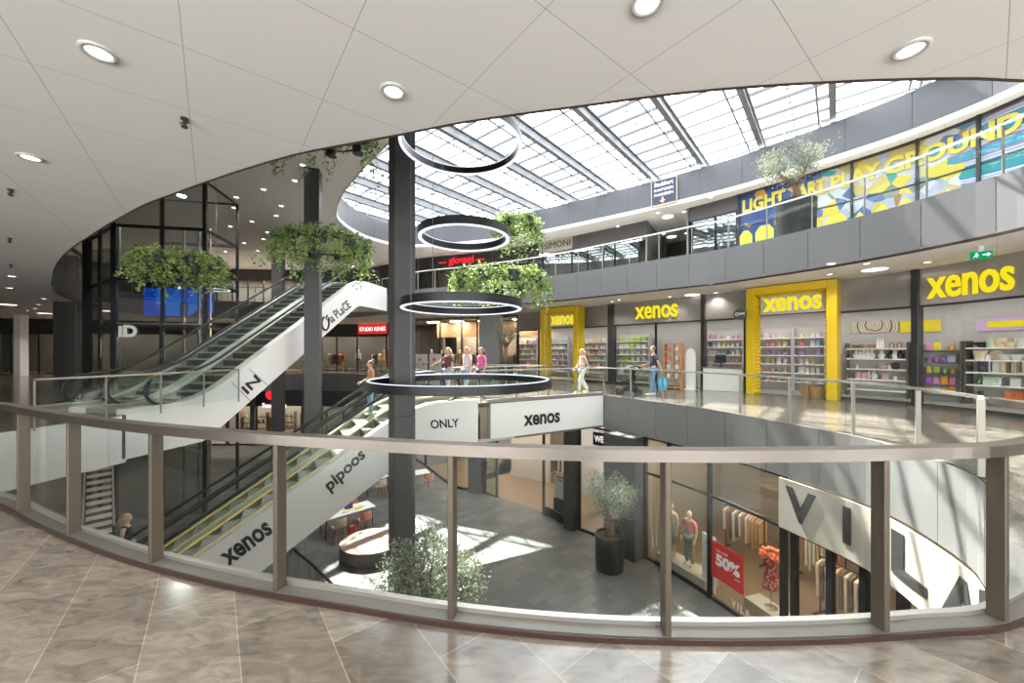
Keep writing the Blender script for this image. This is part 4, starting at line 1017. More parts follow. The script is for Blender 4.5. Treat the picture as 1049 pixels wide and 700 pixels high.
# ================================================================ gallery: far clothes shop and far left front
for a, b in [(424, 451), (451, 473), (473, 489)]: bay(FX, S(a), S(b), 0, 3.95, base=.06)
c0, c1 = S(424) - 1, S(531)
ribplan('ceiling_clothes_shop', FX, c0, c1, .1, 5.5, 4.0, M['warmwall'])
struct(MB().ribbon(offset(FX.sub(c0, c1), 5.0), 0, 4.05, .1).build('wall_clothes_shop', M['warmwall']))
struct(MB().ribbon(offset(FX.sub(c0, c1), 2.6), 2.75, 4.05, .1).build('bulkhead_clothes_shop', M['oak']))
lights_along(FX, c0, c1, 2.0, 3.9, 130, 2.2, 1, .5, (1, .8, .58)); lights_along(FX, c0, c1, 4.2, 3.9, 110, 2.2, 1, .4, (1, .82, .6))
bay(FX, S(505), S(530), 0, 3.95)
FLp = crom([(-41, 26), (-31, 29), (-23, 32), (-14, 33), (-9.2, 31), (-8.6, 29.2)], .4); FL = Path(FLp); SL_ = lambda u: FL.seek(u)
struct(MB().ribbon(offset(FLp, 3.2), 0, C1, .1).build('wall_far_left', M['darkwall']))
struct(MB().ribbon(offset(FLp, -.04), 3.0, C1, .12).build('sign_band_far_left', M['dark']))
for a, b in [(12, 40), (40, 62), (210, 250), (250, 278), (330, 345), (345, 366), (366, 396)]: bay(FL, SL_(a), SL_(b), 0, 3.0, base=.08, glass='glass')
bay(FL, SL_(.5), SL_(12), 0, 3.0, glass='glass_green', base=.05)
lights_along(FL, SL_(20), SL_(395), 1.6, 3.9, 110, 3.0, 1, .5, (1, .85, .68))
ribplan('floor_far_left', FL, 0, FL.L, .05, 3.2, .012, M['oak'])
t = thing('shop_name_sign', 'red lit sign with white capitals on the far gallery between the two columns', 'sign', (*FL.at(SL_(382)), 3.2))
a0, a1 = SL_(367.5), SL_(397); Yz = FL.at((a0 + a1) / 2).y; zt, zb = H + (VH - 331) * Yz / F, H + (VH - 342.3) * Yz / F
MB().ribbon(offset(FL.sub(a0, a1, .2), -.12), zb, zt, .08).build('sign_box', M['studio'], t)
letters_on_path('lettering', 'STUDIO', FL, a0 + .15, a0 + (a1 - a0) * .5, zb + .25, zb + .6, -.13, M['wemit'], t, .03, .02); letters_on_path('lettering', 'RENES', FL, a0 + (a1 - a0) * .55, a1 - .1, zb + .25, zb + .6, -.13, M['wemit'], t, .02, .02)

# ================================================================ ground floor shopfronts
Gp = crom([(-30, 25), (-24, 27.6), (-20, 28.1), (-14.5, 28.2), (-9.5, 27), (-6.3, 24.4), (-3.05, 19.5), (-1.4, 18.6), (1.32, 16.2), (2.16, 15.1), (3.14, 14.2), (4.35, 12.75)], .25); G = Path(Gp); SG = lambda u: G.seek(u)
gt = C0
ribplan('floor_ground_shop', G, SG(436), G.L, .05, 6.5, Z0 + .015, M['oak'])
ribplan('floor_ground_food', G, 0, SG(330), .05, 5.0, Z0 + .015, M['shopfloor'])
struct(MB().ribbon(offset(Gp, 6.4), Z0, gt, .1).build('wall_ground', M['warmwall']))
struct(MB().ribbon(offset(G.sub(0, SG(330)), 2.6), Z0, gt, .1).build('wall_ground_food', M['warmwall']))
struct(MB().ribbon(offset(G.sub(0, SG(478)), -.05), -2.35, gt, .15).build('sign_band_ground', M['dark']))
for a, b in [(205, 232), (234, 258), (263, 280), (280, 311), (330, 352), (352, 376), (376, 400), (400, 436), (436, 464), (464, 482)]: bay(G, SG(a), SG(b), Z0, -2.35 if b < 478 else gt, base=.12, glass='glass_shop' if b not in (352, 376, 400) else 'glass_dark')
bay(G, SG(557), SG(579), Z0, gt, base=.35); bay(G, SG(594), SG(626), Z0, gt, base=.1); bay(G, SG(497), SG(509), Z0, gt, base=.05, glass='glass_green')
for u, w_ in [(260.5, .32), (314, .5), (489, .75), (586.5, .5), (643, 1.25)]:
    d = SG(u); q = G.at(d); tg = G.tan(d); q = q + Vector((tg.y, -tg.x)) * (.06 if u != 643 else .12); struct(MB().bbox((q.x, q.y, (Z0 + gt) / 2), (w_, .42 if u != 643 else .8, gt - Z0), math.atan2(tg.y, tg.x), .015).build('pier_ground', M['column']))
lights_along(G, SG(205), SG(325), 1.3, -1.4, 60, 2.4, 1.2, .5, (1, .9, .76)); lights_along(G, SG(400), G.L, 1.6, -1.35, 45, 2.4, 1.2, .5, (1, .90, .76)); lights_along(G, SG(440), G.L, 4.6, -1.35, 30, 2.6, 1.2, .5, (1, .90, .76))
t = thing('shop_name_sign', 'white lit lettering with red dot on the dark ground floor food shop band', 'sign', (*G.at(SG(285)), -2))
Yg = 27.9; zt = lambda v: H + (VH - v) * Yg / F
letters_on_path('lettering', 'Foodamigos', G, SG(269.5), SG(294), zt(420), zt(413.5), -.07, M['wemit'], t, .05, .03)
q = G.at(SG(279)); m = MB(); m.tube([(q.x, q.y - .14, zt(404.5)), (q.x, q.y - .08, zt(404.5))], .42, 20); m.build('dot_emblem', M['redemit'], t)
# clothes shop with the tall name board: front flush under the gallery edge
VP = Path(offset(E1_right, -.05)[::-1]); SV = lambda u: VP.seek(u); v0 = SV(661)
mats = dict(glass='glass_shop', base=.1)
VE = VP.L
for a, b, tr in [(661, 685.5, 1), (685.5, 727, 1), (727, 803, 1)]: bay(VP, SV(a), SV(b), Z0, gt, transom=-2.42, fw=.08, **mats)
for a, b in [(803, 814), (814, 851), (851, 886), (886, 925)]: bay(VP, SV(a), SV(b), Z0, -2.4, fw=.12, **mats)
bay(VP, SV(925), VE, Z0, -2.4, fw=.12, **mats)
ribplan('floor_clothes_shop', VP, v0 - .3, VE, .06, 6.5, Z0 + .02, M['oak'])
struct(MB().ribbon(offset(VP.sub(v0 - .4, VE), 5.2), Z0, gt, .1).build('wall_ground_right', M['warmwall']))
q0 = VP.at(v0 - .25); tg = VP.tan(v0); nb = Vector((-tg.y, tg.x)); struct(MB().ribbon([tuple(q0 + nb * .1), tuple(q0 + nb * 5.2)], Z0, gt, .08).build('wall_partition', M['warmwall']))
lights_along(VP, v0, VE, .8, -1.35, 28, 1.8, 1.2, .4, (1, .86, .64)); lights_along(VP, v0, VE, 3.4, -1.35, 25, 2.2, 1.2, .5, (1, .84, .6))
t = thing('name_board', 'curved cream board with giant dark capitals over the ground floor clothes shop', 'sign', (*VP.at(SV(880)), -2.4))
MB().ribbon(offset(VP.sub(SV(801), VE, .15), -.10), -2.40, -1.27, .05).build('board', M['cream'], t)
for ch, ua, ub in [('V', 808.5, 840), ('I', 868, 876.5), ('L', 920.5, 959)]: letters_on_path('lettering', ch, VP, SV(ua), SV(ub), -2.12, -1.4, -.105, M['band_dark'] if 'band_dark' in M else M['dark'], t, .035 if ch != 'I' else .0, .012)
d_ = SV(974); letters_on_path('lettering', 'A', VP, d_, d_ + 1.0, -2.12, -1.4, -.105, M['dark'], t, .035, .012)
t = thing('sale_sign', 'red sale sign on the ground floor window glass reading 50 percent', 'sign', (*VP.at(SV(746)), -4.6))
a0, a1 = SV(729.5), SV(762.5); MB().ribbon(offset(VP.sub(a0, a1, .15), -.03), -4.62, -3.63, .012).build('sheet', M['red'], t)
letters_on_path('lettering', '50%', VP, a0 + .14, a1 - .1, -4.25, -3.92, -.032, M['white'], t, .05, .004); letters_on_path('small_print', 'op de sale', VP, a0 + .72, a1 - .1, -4.36, -4.30, -.032, M['white'], t, .01, .004); letters_on_path('small_print', 'tot wel', VP, a0 + .14, a0 + .5, -3.86, -3.80, -.032, M['white'], t, .01, .004)
t = thing('window_lettering', 'small white capitals at the foot of the ground floor shop window', 'lettering', (*VP.at(SV(763)), -5))
letters_on_path('lettering', 'VILA', VP, SV(750), SV(769), -5.1, -4.9, -.02, M['white'], t, .03, .004, 1.5)
def plinth(u, v, Y, size, label, rz=0, mat='cream'):
    c = PY(u, v, Y); t = tag(MB().bbox((0, 0, size[2] / 2), size, 0, .01).build('display_plinth', M[mat]), label, 'plinth'); t.location = (c.x, c.y, Z0 + .02); t.rotation_euler = (0, 0, rz); return t, c
rzv = math.atan2(VP.tan(SV(700)).y, VP.tan(SV(700)).x)
pl1, cpl = plinth(703, 590, 11.75, (1.75, .62, .32), 'long cream plinth under the mannequins in the ground floor window', rzv)
pl2, cpl2 = plinth(790, 628, 9.75, (1.1, .55, .3), 'cream plinth beneath the red flowered dress', math.atan2(VP.tan(SV(770)).y, VP.tan(SV(770)).x))
q = VP.at(SV(720)); tg = VP.tan(SV(720)); q = q + Vector((-tg.y, tg.x)) * .25
t = thing('advert_stele', 'white advertising stele in the window left of the red sale sign', 'sign', (q.x, q.y, Z0 + .02), math.atan2(tg.y, tg.x)); lpart('panel', MB().bbox((0, 0, .8), (.42, .06, 1.6), 0, .01), M['white'], t); lpart('emblem', MB().bar((-.06, -.035, 1.42), (0, -.035, 1.3), .02, .01).bar((.06, -.035, 1.42), (0, -.035, 1.3), .02, .01), M['black'], t)
# clothes racks, round table and poster inside the ground floor shops
def rack(x, y, z, rz, label, cols, L=1.3, n=12, name='clothes_rack'):
    t = thing(name, label, 'clothes rack', (x, y, z), rz)
    for s in (-1, 1): lpart('post', MB().tube([(s * L / 2, 0, 0), (s * L / 2, 0, 1.5)], .018, 6), M['black'], t); lpart('foot', MB().box((s * L / 2, 0, .02), (.05, .5, .04)), M['black'], t)
    lpart('rail', MB().tube([(-L / 2, 0, 1.5), (L / 2, 0, 1.5)], .016, 6), M['black'], t)
    rr = random.Random(int(abs(x * 100) + abs(y * 10)))
    for i in range(n):
        xx = -L / 2 + L * (i + .5) / n; hgt = rr.uniform(.7, 1.05); c = rr.choice(cols)
        m = MB(); w0 = .42
        m.add([(xx - .02, -.05, 1.44), (xx + .02, .05, 1.44), (xx - .03, -w0 / 2, 1.36), (xx + .03, w0 / 2, 1.36), (xx - .03, -w0 / 2 * .9, 1.44 - hgt), (xx + .03, w0 / 2 * .95, 1.44 - hgt), (xx + .03, -.05, 1.44), (xx - .02, .05, 1.44), (xx + .04, -w0 / 2, 1.36), (xx - .04, w0 / 2, 1.36), (xx + .04, -w0 / 2, 1.44 - hgt), (xx - .04, w0 / 2, 1.44 - hgt)],
              [(0, 2, 9, 7), (6, 8, 3, 1), (2, 4, 11, 9), (8, 10, 5, 3), (2, 8, 10, 4), (3, 9, 11, 5), (0, 6, 8, 2), (1, 7, 9, 3), (4, 10, 5, 11), (0, 7, 1, 6)])
        lpart('garment', m, plain(c, .85), t)
    return t
DK = [(.03, .03, .035), (.08, .05, .04), (.12, .11, .1), (.3, .2, .12), (.45, .42, .38), (.05, .07, .12)]
WM = [(.5, .3, .16), (.6, .5, .4), (.14, .1, .08), (.65, .6, .54), (.35, .16, .1)]
q = VP.at(SV(740)); tg = VP.tan(SV(740)); nb = Vector((-tg.y, tg.x))
for i, (u, o, lb) in enumerate([(700, 3.0, 'clothes rack with brown garments deep in the shop behind the pink shirted mannequin'), (752, 3.4, 'clothes rack in the ground floor shop behind the red sale sign'), (800, 2.2, 'clothes rack behind the red flowered dress'), (838, 3.9, 'clothes rack of warm tones behind the ground floor shop doors')]):
    q = VP.at(SV(u)); tg = VP.tan(SV(u)); p = q + Vector((-tg.y, tg.x)) * o; rack(p.x, p.y, Z0 + .02, math.atan2(tg.y, tg.x), lb, WM)
for u, o, lb in [(520, 3.6, 'clothes rack inside the ground floor entrance left of the dark pier'), (540, 4.4, 'clothes rack deep inside the ground floor entrance'), (608, 2.4, 'clothes rack behind the window beside the ground floor olive tree'), (448, 2.6, 'clothes rack in the pale ground floor shop behind the cafe tables')]:
    q = G.at(SG(u)); tg = G.tan(SG(u)); p = q + Vector((-tg.y, tg.x)) * o; rack(p.x, p.y, Z0 + .02, math.atan2(tg.y, tg.x) + .3, lb, WM)
for u, o, lb in [(432, 2.2, 'clothes rack of dark garments at the left of the far gallery clothes shop'), (446, 3.2, 'clothes rack of dark garments behind the two white sale boards'), (462, 2.4, 'clothes rack of dark garments in the middle of the far clothes shop'), (480, 3.4, 'clothes rack of dark garments behind the walking friends'), (508, 1.3, 'clothes rack seen behind the gallery olive tree')]:
    q = FX.at(S(u)); tg = FX.tan(S(u)); p = q + Vector((-tg.y, tg.x)) * o; rack(p.x, p.y, .02, math.atan2(tg.y, tg.x) + .2, lb, DK, 1.6, 12)
for u, o, lb in [(338, 1.5, 'clothes rack in the far gallery shop left of the red sign'), (378, 1.5, 'clothes rack under the red lit sign'), (391, 2.5, 'clothes rack right below the end of the red lit sign')]:
    q = FL.at(SL_(u)); tg = FL.tan(SL_(u)); p = q + Vector((-tg.y, tg.x)) * o; rack(p.x, p.y, .02, math.atan2(tg.y, tg.x), lb, DK + [(.5, .05, .05), (.6, .4, .25)], 1.6, 12)
for u, o, lb in [(240, 1.2, 'food shelf unit left of the dark pier on the ground floor'), (270, 1.2, 'food shelf unit below the white lettering and red dot'), (303, 1.2, 'food shelf unit at the right end of the ground floor food shop')]:
    d = SG(u); tg = G.tan(d); nb = Vector((-tg.y, tg.x)); p = G.at(d) + nb * o; q = p + tg * 1.7
    un = shelf_unit(p - tg * .2, q, [Z0 + z for z in (1.9, 1.45, 1.0, .55)], lb, h=0.01, side='oak', board='oak'); un[0].location.z = 0
    for ch in [x for x in bpy.data.objects if x.parent == un[0] and x.name.split('.')[0] in ('back_panel', 'side_panel')]: bpy.data.objects.remove(ch)
    for x in (-.95, .95): lpart('side_panel', MB().bbox((x, 0, Z0 + 1.15), (.05, .36, 2.3), 0, .006), M['oak'], un[0])
    fill(un, [Z0 + z for z in (1.9, 1.45, 1.0, .55)], {240: 'the left food shelf', 270: 'the middle food shelf', 303: 'the right food shelf'}[u], ['jar', 'box', 'bottle', 'pack'], [(.5, .3, .12), (.72, .66, .55), (.2, .13, .08), (.6, .5, .35), (.3, .35, .15)], .33, .15, int(u))
c = PY(574, 508, 15.9); t = thing('poster_stand', 'white poster panel behind the entrance glass left of the dark pier', 'poster', (c.x, c.y, Z0), -.85); lpart('panel', MB().bbox((0, 0, 1.3), (.55, .04, 1.1), 0, .008), M['white'], t); lpart('print_lines', MB().box((0, -.024, 1.65), (.4, .006, .05)).box((0, -.024, 1.52), (.3, .006, .04)), M['red'], t); lpart('foot', MB().box((0, 0, .38), (.5, .3, .76)), M['black'], t)
struct(MB().bbox((1.0, 20.6, (Z0 + gt) / 2), (2.4, .16, gt - Z0), -.55, .02).build('wall_entrance', M['cream']))
struct(MB().bbox((3.6, 18.2, (Z0 + gt) / 2), (2.0, .16, gt - Z0), -.9, .02).build('wall_entrance_inner', M['wallwhite']))
t = thing('hanging_sign', 'small dark square sign with pale letters behind the gallery edge corner', 'sign', tuple(PY(614, 450, 14.6))); c = PY(614, 450, 14.6); dv = Vector((.72, -.69, 0)); nrm = Vector((-.69, -.72, 0)) * .03
MB().bar(c - dv * .27, c + dv * .27, .05, .5).build('panel', M['black'], t); letters('lettering', 'WE', c - dv * .2 + nrm - Vector((0, 0, .12)), dv * .4, Vector((0, 0, .25)), M['wemit'], t, .02, .006); MB().tube([c + Vector((0, 0, .25)), (c.x, c.y, C0)], .012, 6).build('rod', M['black'], t)

# ================================================================ upper floor
F2p = crom([(-40, 28), (-30, 32), (-20, 33.6), (-13, 33), (-7.4, 29.6), (-1.56, 27.4), (2.27, 24.9), (3.9, 23.8), (7.5, 21.0)], .4); F2 = Path(F2p); S2 = lambda u: F2.seek(u)
F3p = crom([(8.95, 19.2), (10.05, 18.05), (11.9, 15.75), (12.95, 14.45), (14.0, 12.7), (14.55, 10.7), (14.5, 8.4), (13.8, 6)], .25); F3 = Path(F3p); S3 = lambda u: F3.seek(u)
top2 = C2
struct(MB().ribbon(offset(F2p, 3.5), Z2, top2, .1).build('wall_upper_back', M['darkwall']))
struct(MB().ribbon(offset(F2.sub(0, S2(552)), -.05), 7.95, top2, .12).build('sign_band_upper', M['dark']))
struct(MB().ribbon(offset(F2.sub(S2(587), F2.L), -.05), 8.0, top2, .12).build('sign_band_upper_right', M['fascia_dark']))
for a, b in [(205, 222), (222, 238), (238, 254), (254, 270), (425, 436), (436, 449), (449, 470), (470, 500), (500, 530), (530, 556)]: bay(F2, S2(a), S2(b), Z2, 7.95, base=.08, glass='glass')
for a, b in [(556, 586), (586, 602), (602, 618), (618, 630), (630, 655)]: bay(F2, S2(a), S2(b), Z2, 8.0 if a > 556 else top2, base=.08, glass='glass_dark')
lights_along(F2, S2(205), S2(300), 1.6, 8.5, 260, 2.8, 1.2, .5, (1, .88, .72)); lights_along(F2, S2(425), S2(560), 1.6, 8.5, 60, 2.8, 1.2, .5, (1, .9, .78)); lights_along(F2, S2(560), F2.L, 1.8, 8.5, 40, 2.8, 1.2, .5)
# passage walls
for a, b in [((7.5, 21.0), (10.5, 25.5)), ((8.95, 19.2), (12.5, 23.2))]: struct(MB().ribbon([a, b], Z2, top2, .1).build('wall_passage', M['fascia']))
struct(MB().ribbon([(10.5, 25.5), (12.6, 23.2)], Z2, top2, .1).build('wall_passage_end', M['darkwall']))
struct(MB().ribbon(offset(F3.sub(S3(706), S3(757)), -.02), 8.2, top2, .1).build('bulkhead_upper', M['fascia_dark']))
bay(F3, S3(709), S3(733), Z2, 8.2, base=.08, glass='glass_dark'); bay(F3, S3(733), S3(755), Z2, 8.2, base=.08, glass='glass_dark')
t = thing('shop_name_sign', 'pale board with thin dark capitals on the upper floor behind the ivy', 'sign', (*F2.at(S2(571)), 8.2))
a0, a1 = S2(557), S2(587); Yz = F2.at((a0 + a1) / 2).y; MB().ribbon(offset(F2.sub(a0, a1, .2), -.12), H + (VH - 257.5) * Yz / F, C2 - .02, .06).build('board', M['cream'], t)
letters_on_path('lettering', 'SIMONI', F2, a0 + .12, a1 - .12, H + (VH - 254) * Yz / F, H + (VH - 247.5) * Yz / F, -.125, M['dark'], t, .0, .012)
t = thing('shop_name_sign', 'red neon lettering between two red dashes on the dark upper band behind the column', 'sign', (*F2.at(S2(473)), 8.3))
letters_on_path('lettering', 'giovani', F2, S2(460), S2(486), 8.05, 8.75, -.06, M['redemit'], t, .04, .03)
for a, b in [(450, 458), (488, 497)]: MB().ribbon(offset(F2.sub(S2(a), S2(b)), -.1), 8.32, 8.42, .03).build('dash', M['redemit'], t)
# mural
def mural_mat():
    m, nt, out = new('mural_print'); b = N(nt, 'BsdfPrincipled'); b.inputs['Roughness'].default_value = .25
    uv = N(nt, 'UVMap'); sp = N(nt, 'SeparateXYZ'); nt.links.new(uv.outputs[0], sp.inputs[0])
    v = N(nt, 'TexVoronoi'); v.inputs['Scale'].default_value = 2.3; v.inputs['Randomness'].default_value = .9; nt.links.new(uv.outputs[0], v.inputs['Vector'])
    sc_ = N(nt, 'SeparateColor'); nt.links.new(v.outputs['Color'], sc_.inputs[0])
    def ramp(stops):
        r = N(nt, 'ValToRGB'); r.color_ramp.interpolation = 'CONSTANT'; e = r.color_ramp.elements
        e[0].position, e[0].color = stops[0][0], (*stops[0][1], 1); e[1].position, e[1].color = stops[1][0], (*stops[1][1], 1)
        for p, c in stops[2:]: x = e.new(p); x.color = (*c, 1)
        return r
    blue = (.012, .05, .20); YL = (.55, .47, .06)
    r1 = ramp([(0, blue), (.8, (.02, .08, .27)), (.93, (.5, .27, .05))]); nt.links.new(sc_.outputs[0], r1.inputs[0])
    r2 = ramp([(0, (.48, .50, .54)), (.2, YL), (.36, (.07, .13, .32)), (.5, (.46, .38, .13)), (.62, (.18, .24, .20)), (.72, (.05, .30, .33)), (.8, (.34, .38, .50)), (.92, (.34, .18, .08))]); nt.links.new(sc_.outputs[1], r2.inputs[0])
    wv = N(nt, 'TexWave'); wv.bands_direction = 'Y'; wv.inputs['Scale'].default_value = .32; wv.inputs['Distortion'].default_value = 5; wv.inputs['Detail'].default_value = 1.5; wv.inputs['Detail Scale'].default_value = .6; nt.links.new(uv.outputs[0], wv.inputs['Vector'])
    r3 = ramp([(0, (.02, .24, .27)), (.2, (.03, .17, .36)), (.36, (.46, .50, .54)), (.52, (.18, .36, .47)), (.64, (.46, .47, .52)), (.76, (.32, .10, .32)), (.86, (.04, .26, .36))]); nt.links.new(wv.outputs['Fac'], r3.inputs[0])
    nz = N(nt, 'TexNoise'); nz.inputs['Scale'].default_value = .9; nt.links.new(uv.outputs[0], nz.inputs['Vector'])
    ad = N(nt, 'Math', operation='MULTIPLY_ADD'); ad.inputs[1].default_value = 2.2; nt.links.new(nz.outputs['Fac'], ad.inputs[0]); nt.links.new(sp.outputs[0], ad.inputs[2])
    def step(x): s = N(nt, 'Math', operation='GREATER_THAN'); s.inputs[1].default_value = x; nt.links.new(ad.outputs[0], s.inputs[0]); return s
    m1 = N(nt, 'MixRGB'); nt.links.new(step(3.6).outputs[0], m1.inputs[0]); nt.links.new(r1.outputs[0], m1.inputs[1]); nt.links.new(r2.outputs[0], m1.inputs[2])
    m2 = N(nt, 'MixRGB'); nt.links.new(step(7.8).outputs[0], m2.inputs[0]); nt.links.new(m1.outputs[0], m2.inputs[1]); nt.links.new(r3.outputs[0], m2.inputs[2])
    nt.links.new(m2.outputs[0], b.inputs['Base Color']); nt.links.new(b.outputs[0], out.inputs[0]); return m
mm = mural_mat(); M['mural_yellow'] = pbr('mural_letter', (.62, .54, .07), .4)
a0, a1 = S3(757), min(F3.L - .1, S3(1049) + 1.6); q = F3.at((a0 + a1) / 2)
t = thing('mural_wall', 'colourful printed glass wall with yellow capitals behind the upper balustrade', 'mural', (q.x, q.y, Z2))
marks = [a0] + [S3(u) for u in (873, 940, 1003)] + [a1]
for a, b in zip(marks, marks[1:]):
    pts = F3.sub(a + .03, b - .03, .25); vs = []; uvs = []; L0 = a - a0; n = len(pts)
    for i, p in enumerate(pts): vs += [(*p, Z2 + .05), (*p, C2 - .06)]; uvs += [(L0 + (b - a) * i / (n - 1), 0), (L0 + (b - a) * i / (n - 1), 3.5)]
    bk = offset(pts, .04); vs += [x for p in bk for x in ((*p, Z2 + .05), (*p, C2 - .06))]
    me = bpy.data.meshes.new('mural_panel'); N2 = 2 * n
    fs = [(2 * i, 2 * i + 2, 2 * i + 3, 2 * i + 1) for i in range(n - 1)] + [(N2 + 2 * i + 1, N2 + 2 * i + 3, N2 + 2 * i + 2, N2 + 2 * i) for i in range(n - 1)] + [(0, 1, N2 + 1, N2), (N2 - 2, 2 * N2 - 2, 2 * N2 - 1, N2 - 1)] + [(2 * i + 1, 2 * i + 3, N2 + 2 * i + 3, N2 + 2 * i + 1) for i in range(n - 1)]
    me.from_pydata(vs, [], fs); ul = me.uv_layers.new(name='UVMap'); uvs = uvs + uvs
    for lp in me.loops: ul.data[lp.index].uv = uvs[lp.vertex_index]
    me.materials.append(mm); link('mural_panel', me, t)
    q = F3.at(a); tg = F3.tan(a); MB().box((q.x, q.y, (Z2 + C2) / 2), (.08, .14, C2 - Z2), math.atan2(tg.y, tg.x)).build('mullion', M['dark'], t)
m = MB(); m.ribbon(offset(F3.sub(a0, a1), -.03), C2 - .1, C2, .08); m.ribbon(offset(F3.sub(a0, a1), -.02), 7.35, 7.4, .06); m.build('transom', M['dark'], t)
for txt, ua, ub in [('LIGHT', 761, 805), ('ART', 817, 846), ('PLAY', 851, 903), ('GROUND', 906, 1049)]:
    letters_on_path('lettering', txt, F3, S3(ua), S3(ub), 7.95, 8.55, -.035, M['mural_yellow'], t, .045, .012)
for ua, ub, za, zb in [(757.5, 771, 5.9, 7.15), (774, 793, 5.9, 7.2), (832, 838, 5.9, 6.8), (846, 868, 5.9, 7.0), (875, 887, 5.8, 6.9), (897, 911, 5.8, 7.0), (919, 937, 5.8, 7.0)]:
    m = MB(); d0, d1 = S3(ua), S3(ub); p_ = F3.sub(d0, d1, .15); n = len(p_); z1_ = [zb - (.25 if (i in (0, n - 1)) else 0) for i in range(n)]; m.ribbon(offset(p_, -.035), [za] * n, z1_, .012); m.build('block_letter', M['mural_yellow'], t)
# navy direction sign on the drum
rp2 = Path(RO + [RO[0]]); d0, d1 = rp2.seek(665), rp2.seek(690)
if d1 < d0: d0, d1 = d1, d0
def seekfar(u):
    p = (u - U0) / F; best = None
    for i in range(1, len(rp2.p)):
        fa_ = rp2.p[i - 1].x - p * rp2.p[i - 1].y; fb_ = rp2.p[i].x - p * rp2.p[i].y
        if fa_ * fb_ <= 0 and rp2.p[i].y > 11: return rp2.l[i - 1]
a, b = rp2.at(seekfar(665)), rp2.at(seekfar(690.5)); cen = Vector((0, 14)); dv = (b - a).normalized(); nn = Vector((dv.y, -dv.x)); a, b = a + nn * .1, b + nn * .1
if nn.dot(Vector((0, 0)) - a) < 0: nn = -nn
za, zb = 9.0, 10.25; t = thing('direction_sign', 'navy hanging sign with pale border, white capitals and orange down arrow on the grey drum', 'sign', ((a.x + b.x) / 2, (a.y + b.y) / 2, za))
up = Vector((0, 0, 1)); a3, b3, n3_ = Vector((*a, 0)), Vector((*b, 0)), Vector((*nn, 0)); d3 = b3 - a3
MB().bar(a3 + up * (za + zb) / 2, b3 + up * (za + zb) / 2, .06, zb - za).build('panel', plain((.035, .05, .10)), t)
m = MB()
for z in (za, zb): m.bar(a3 + up * z, b3 + up * z, .08, .05)
for p in (a3, b3): m.bar(p + up * za, p + up * zb, .08, .05, (nn.x, nn.y, 0))
m.build('border', plain((.66, .50, .40)), t)
for txt, z0_, hh, x0_, x1_ in [('Stadshart', 9.93, .22, .1, .88), ('KANTOREN', 9.68, .14, .1, .88), ('PARKEREN', 9.44, .14, .1, .88)]:
    letters('lettering', txt, a3 + d3 * x0_ + up * z0_ + n3_ * .035, d3 * (x1_ - x0_), up * hh, M['white'], t, .03, .008)
c = a3 + d3 * .45 + n3_ * .045; du = d3.normalized(); m = MB(); m.bar(c + up * 9.36, c + up * 9.18, .09, .02, n3_)
m.add([c + up * 9.22 - du * .15, c + up * 9.22 + du * .15, c + up * 9.06, c + up * 9.22 - du * .15 + n3_ * .02, c + up * 9.22 + du * .15 + n3_ * .02, c + up * 9.06 + n3_ * .02], [(0, 1, 2), (3, 5, 4), (0, 3, 4, 1), (1, 4, 5, 2), (2, 5, 3, 0)]); m.build('arrow', plain((.9, .5, .2)), t)
# exit sign under the walkway soffit
c = P(1005, 252.5, C1); dv = Vector((.78, -.62, 0)); n_ = Vector((-.62, -.78, 0)); c.z = C1 - .2
t = sg; t.location = c; BASE[t.name] = Matrix.Translation(c)
M['green_sign'] = emis('green_lit_sign', (.0, .42, .16), .5)
MB().bar(c - dv * .17, c + dv * .17, .03, .17).build('panel', M['green_sign'], t); MB().bar(c + Vector((0, 0, .08)), c + Vector((0, 0, .2)), .03, .1).build('bracket', M['white'], t)
m = MB(); o = c + n_ * .02; z = Vector((0, 0, 1)); m.bar(o + dv * .02, o + dv * .1, .012, .03); m.add([o + dv * .09 + z * .05, o + dv * .09 - z * .05, o + dv * .15, o + dv * .09 + z * .05 + n_ * .006, o + dv * .09 - z * .05 + n_ * .006, o + dv * .15 + n_ * .006], [(0, 1, 2), (3, 4, 5)])
m.ball(o - dv * .07 + z * .045, .015, 8, 6); m.bar(o - dv * .075 + z * .03, o - dv * .085 - z * .01, .015, .025); m.bar(o - dv * .085 - z * .01, o - dv * .05 - z * .05, .012, .018); m.bar(o - dv * .085 - z * .01, o - dv * .12 - z * .05, .012, .018); m.bar(o - dv * .075 + z * .02, o - dv * .035, .01, .014); m.build('running_man', M['wemit'], t)
# ================================================================ ring lamps
def ring_lamp(label, c, r, h=.17, w=.09, top=False, cables=((.2,), (2.3,), (4.4,))):
    t = thing('ring_lamp', label, 'ring lamp', c, group=None)
    n = 96
    def annulus(r0, r1, z0, z1): return MB().lathe([(r0, z0), (r1, z0), (r1, z1), (r0, z1), (r0, z0)], (0, 0, 0), n)
    lpart('housing', annulus(r - w, r, 0, h), M['blackmetal'], t, 30)
    lpart('light_strip', (annulus(r - w + .01, r - .008, -.018, -.001) if not top else annulus(r - w - .004, r - w + .028, h + .001, h + .012)), M['led'], t, 30)
    lpart('inner_light_strip', annulus(r - w - .006, r - w - .001, h - .018, h - .004), M['led'], t, 30)
    for (a,) in cables:
        x, y = (r - w / 2) * math.cos(a), (r - w / 2) * math.sin(a); lpart('cable', MB().tube([(x, y, h), (x, y, 10.9 - c[2])], .0035, 5), M['cable'], t)
    return t
ring_lamp('largest black ring lamp, hanging lowest and encircling the dark column', (-1.22, 9.0, .80), 2.15, top=True)
ring_lamp('black ring lamp hanging just above the largest one, in front of the ivy', (-1.10, 8.35, 2.56), 1.32)
ring_lamp('smallest black ring lamp in the stack, with a bright white underside', (-1.07, 8.5, 4.15), 1.02)
ring_lamp('topmost ring lamp of the stack, seen against the glass roof', (-1.15, 8.6, 6.28), 1.38)
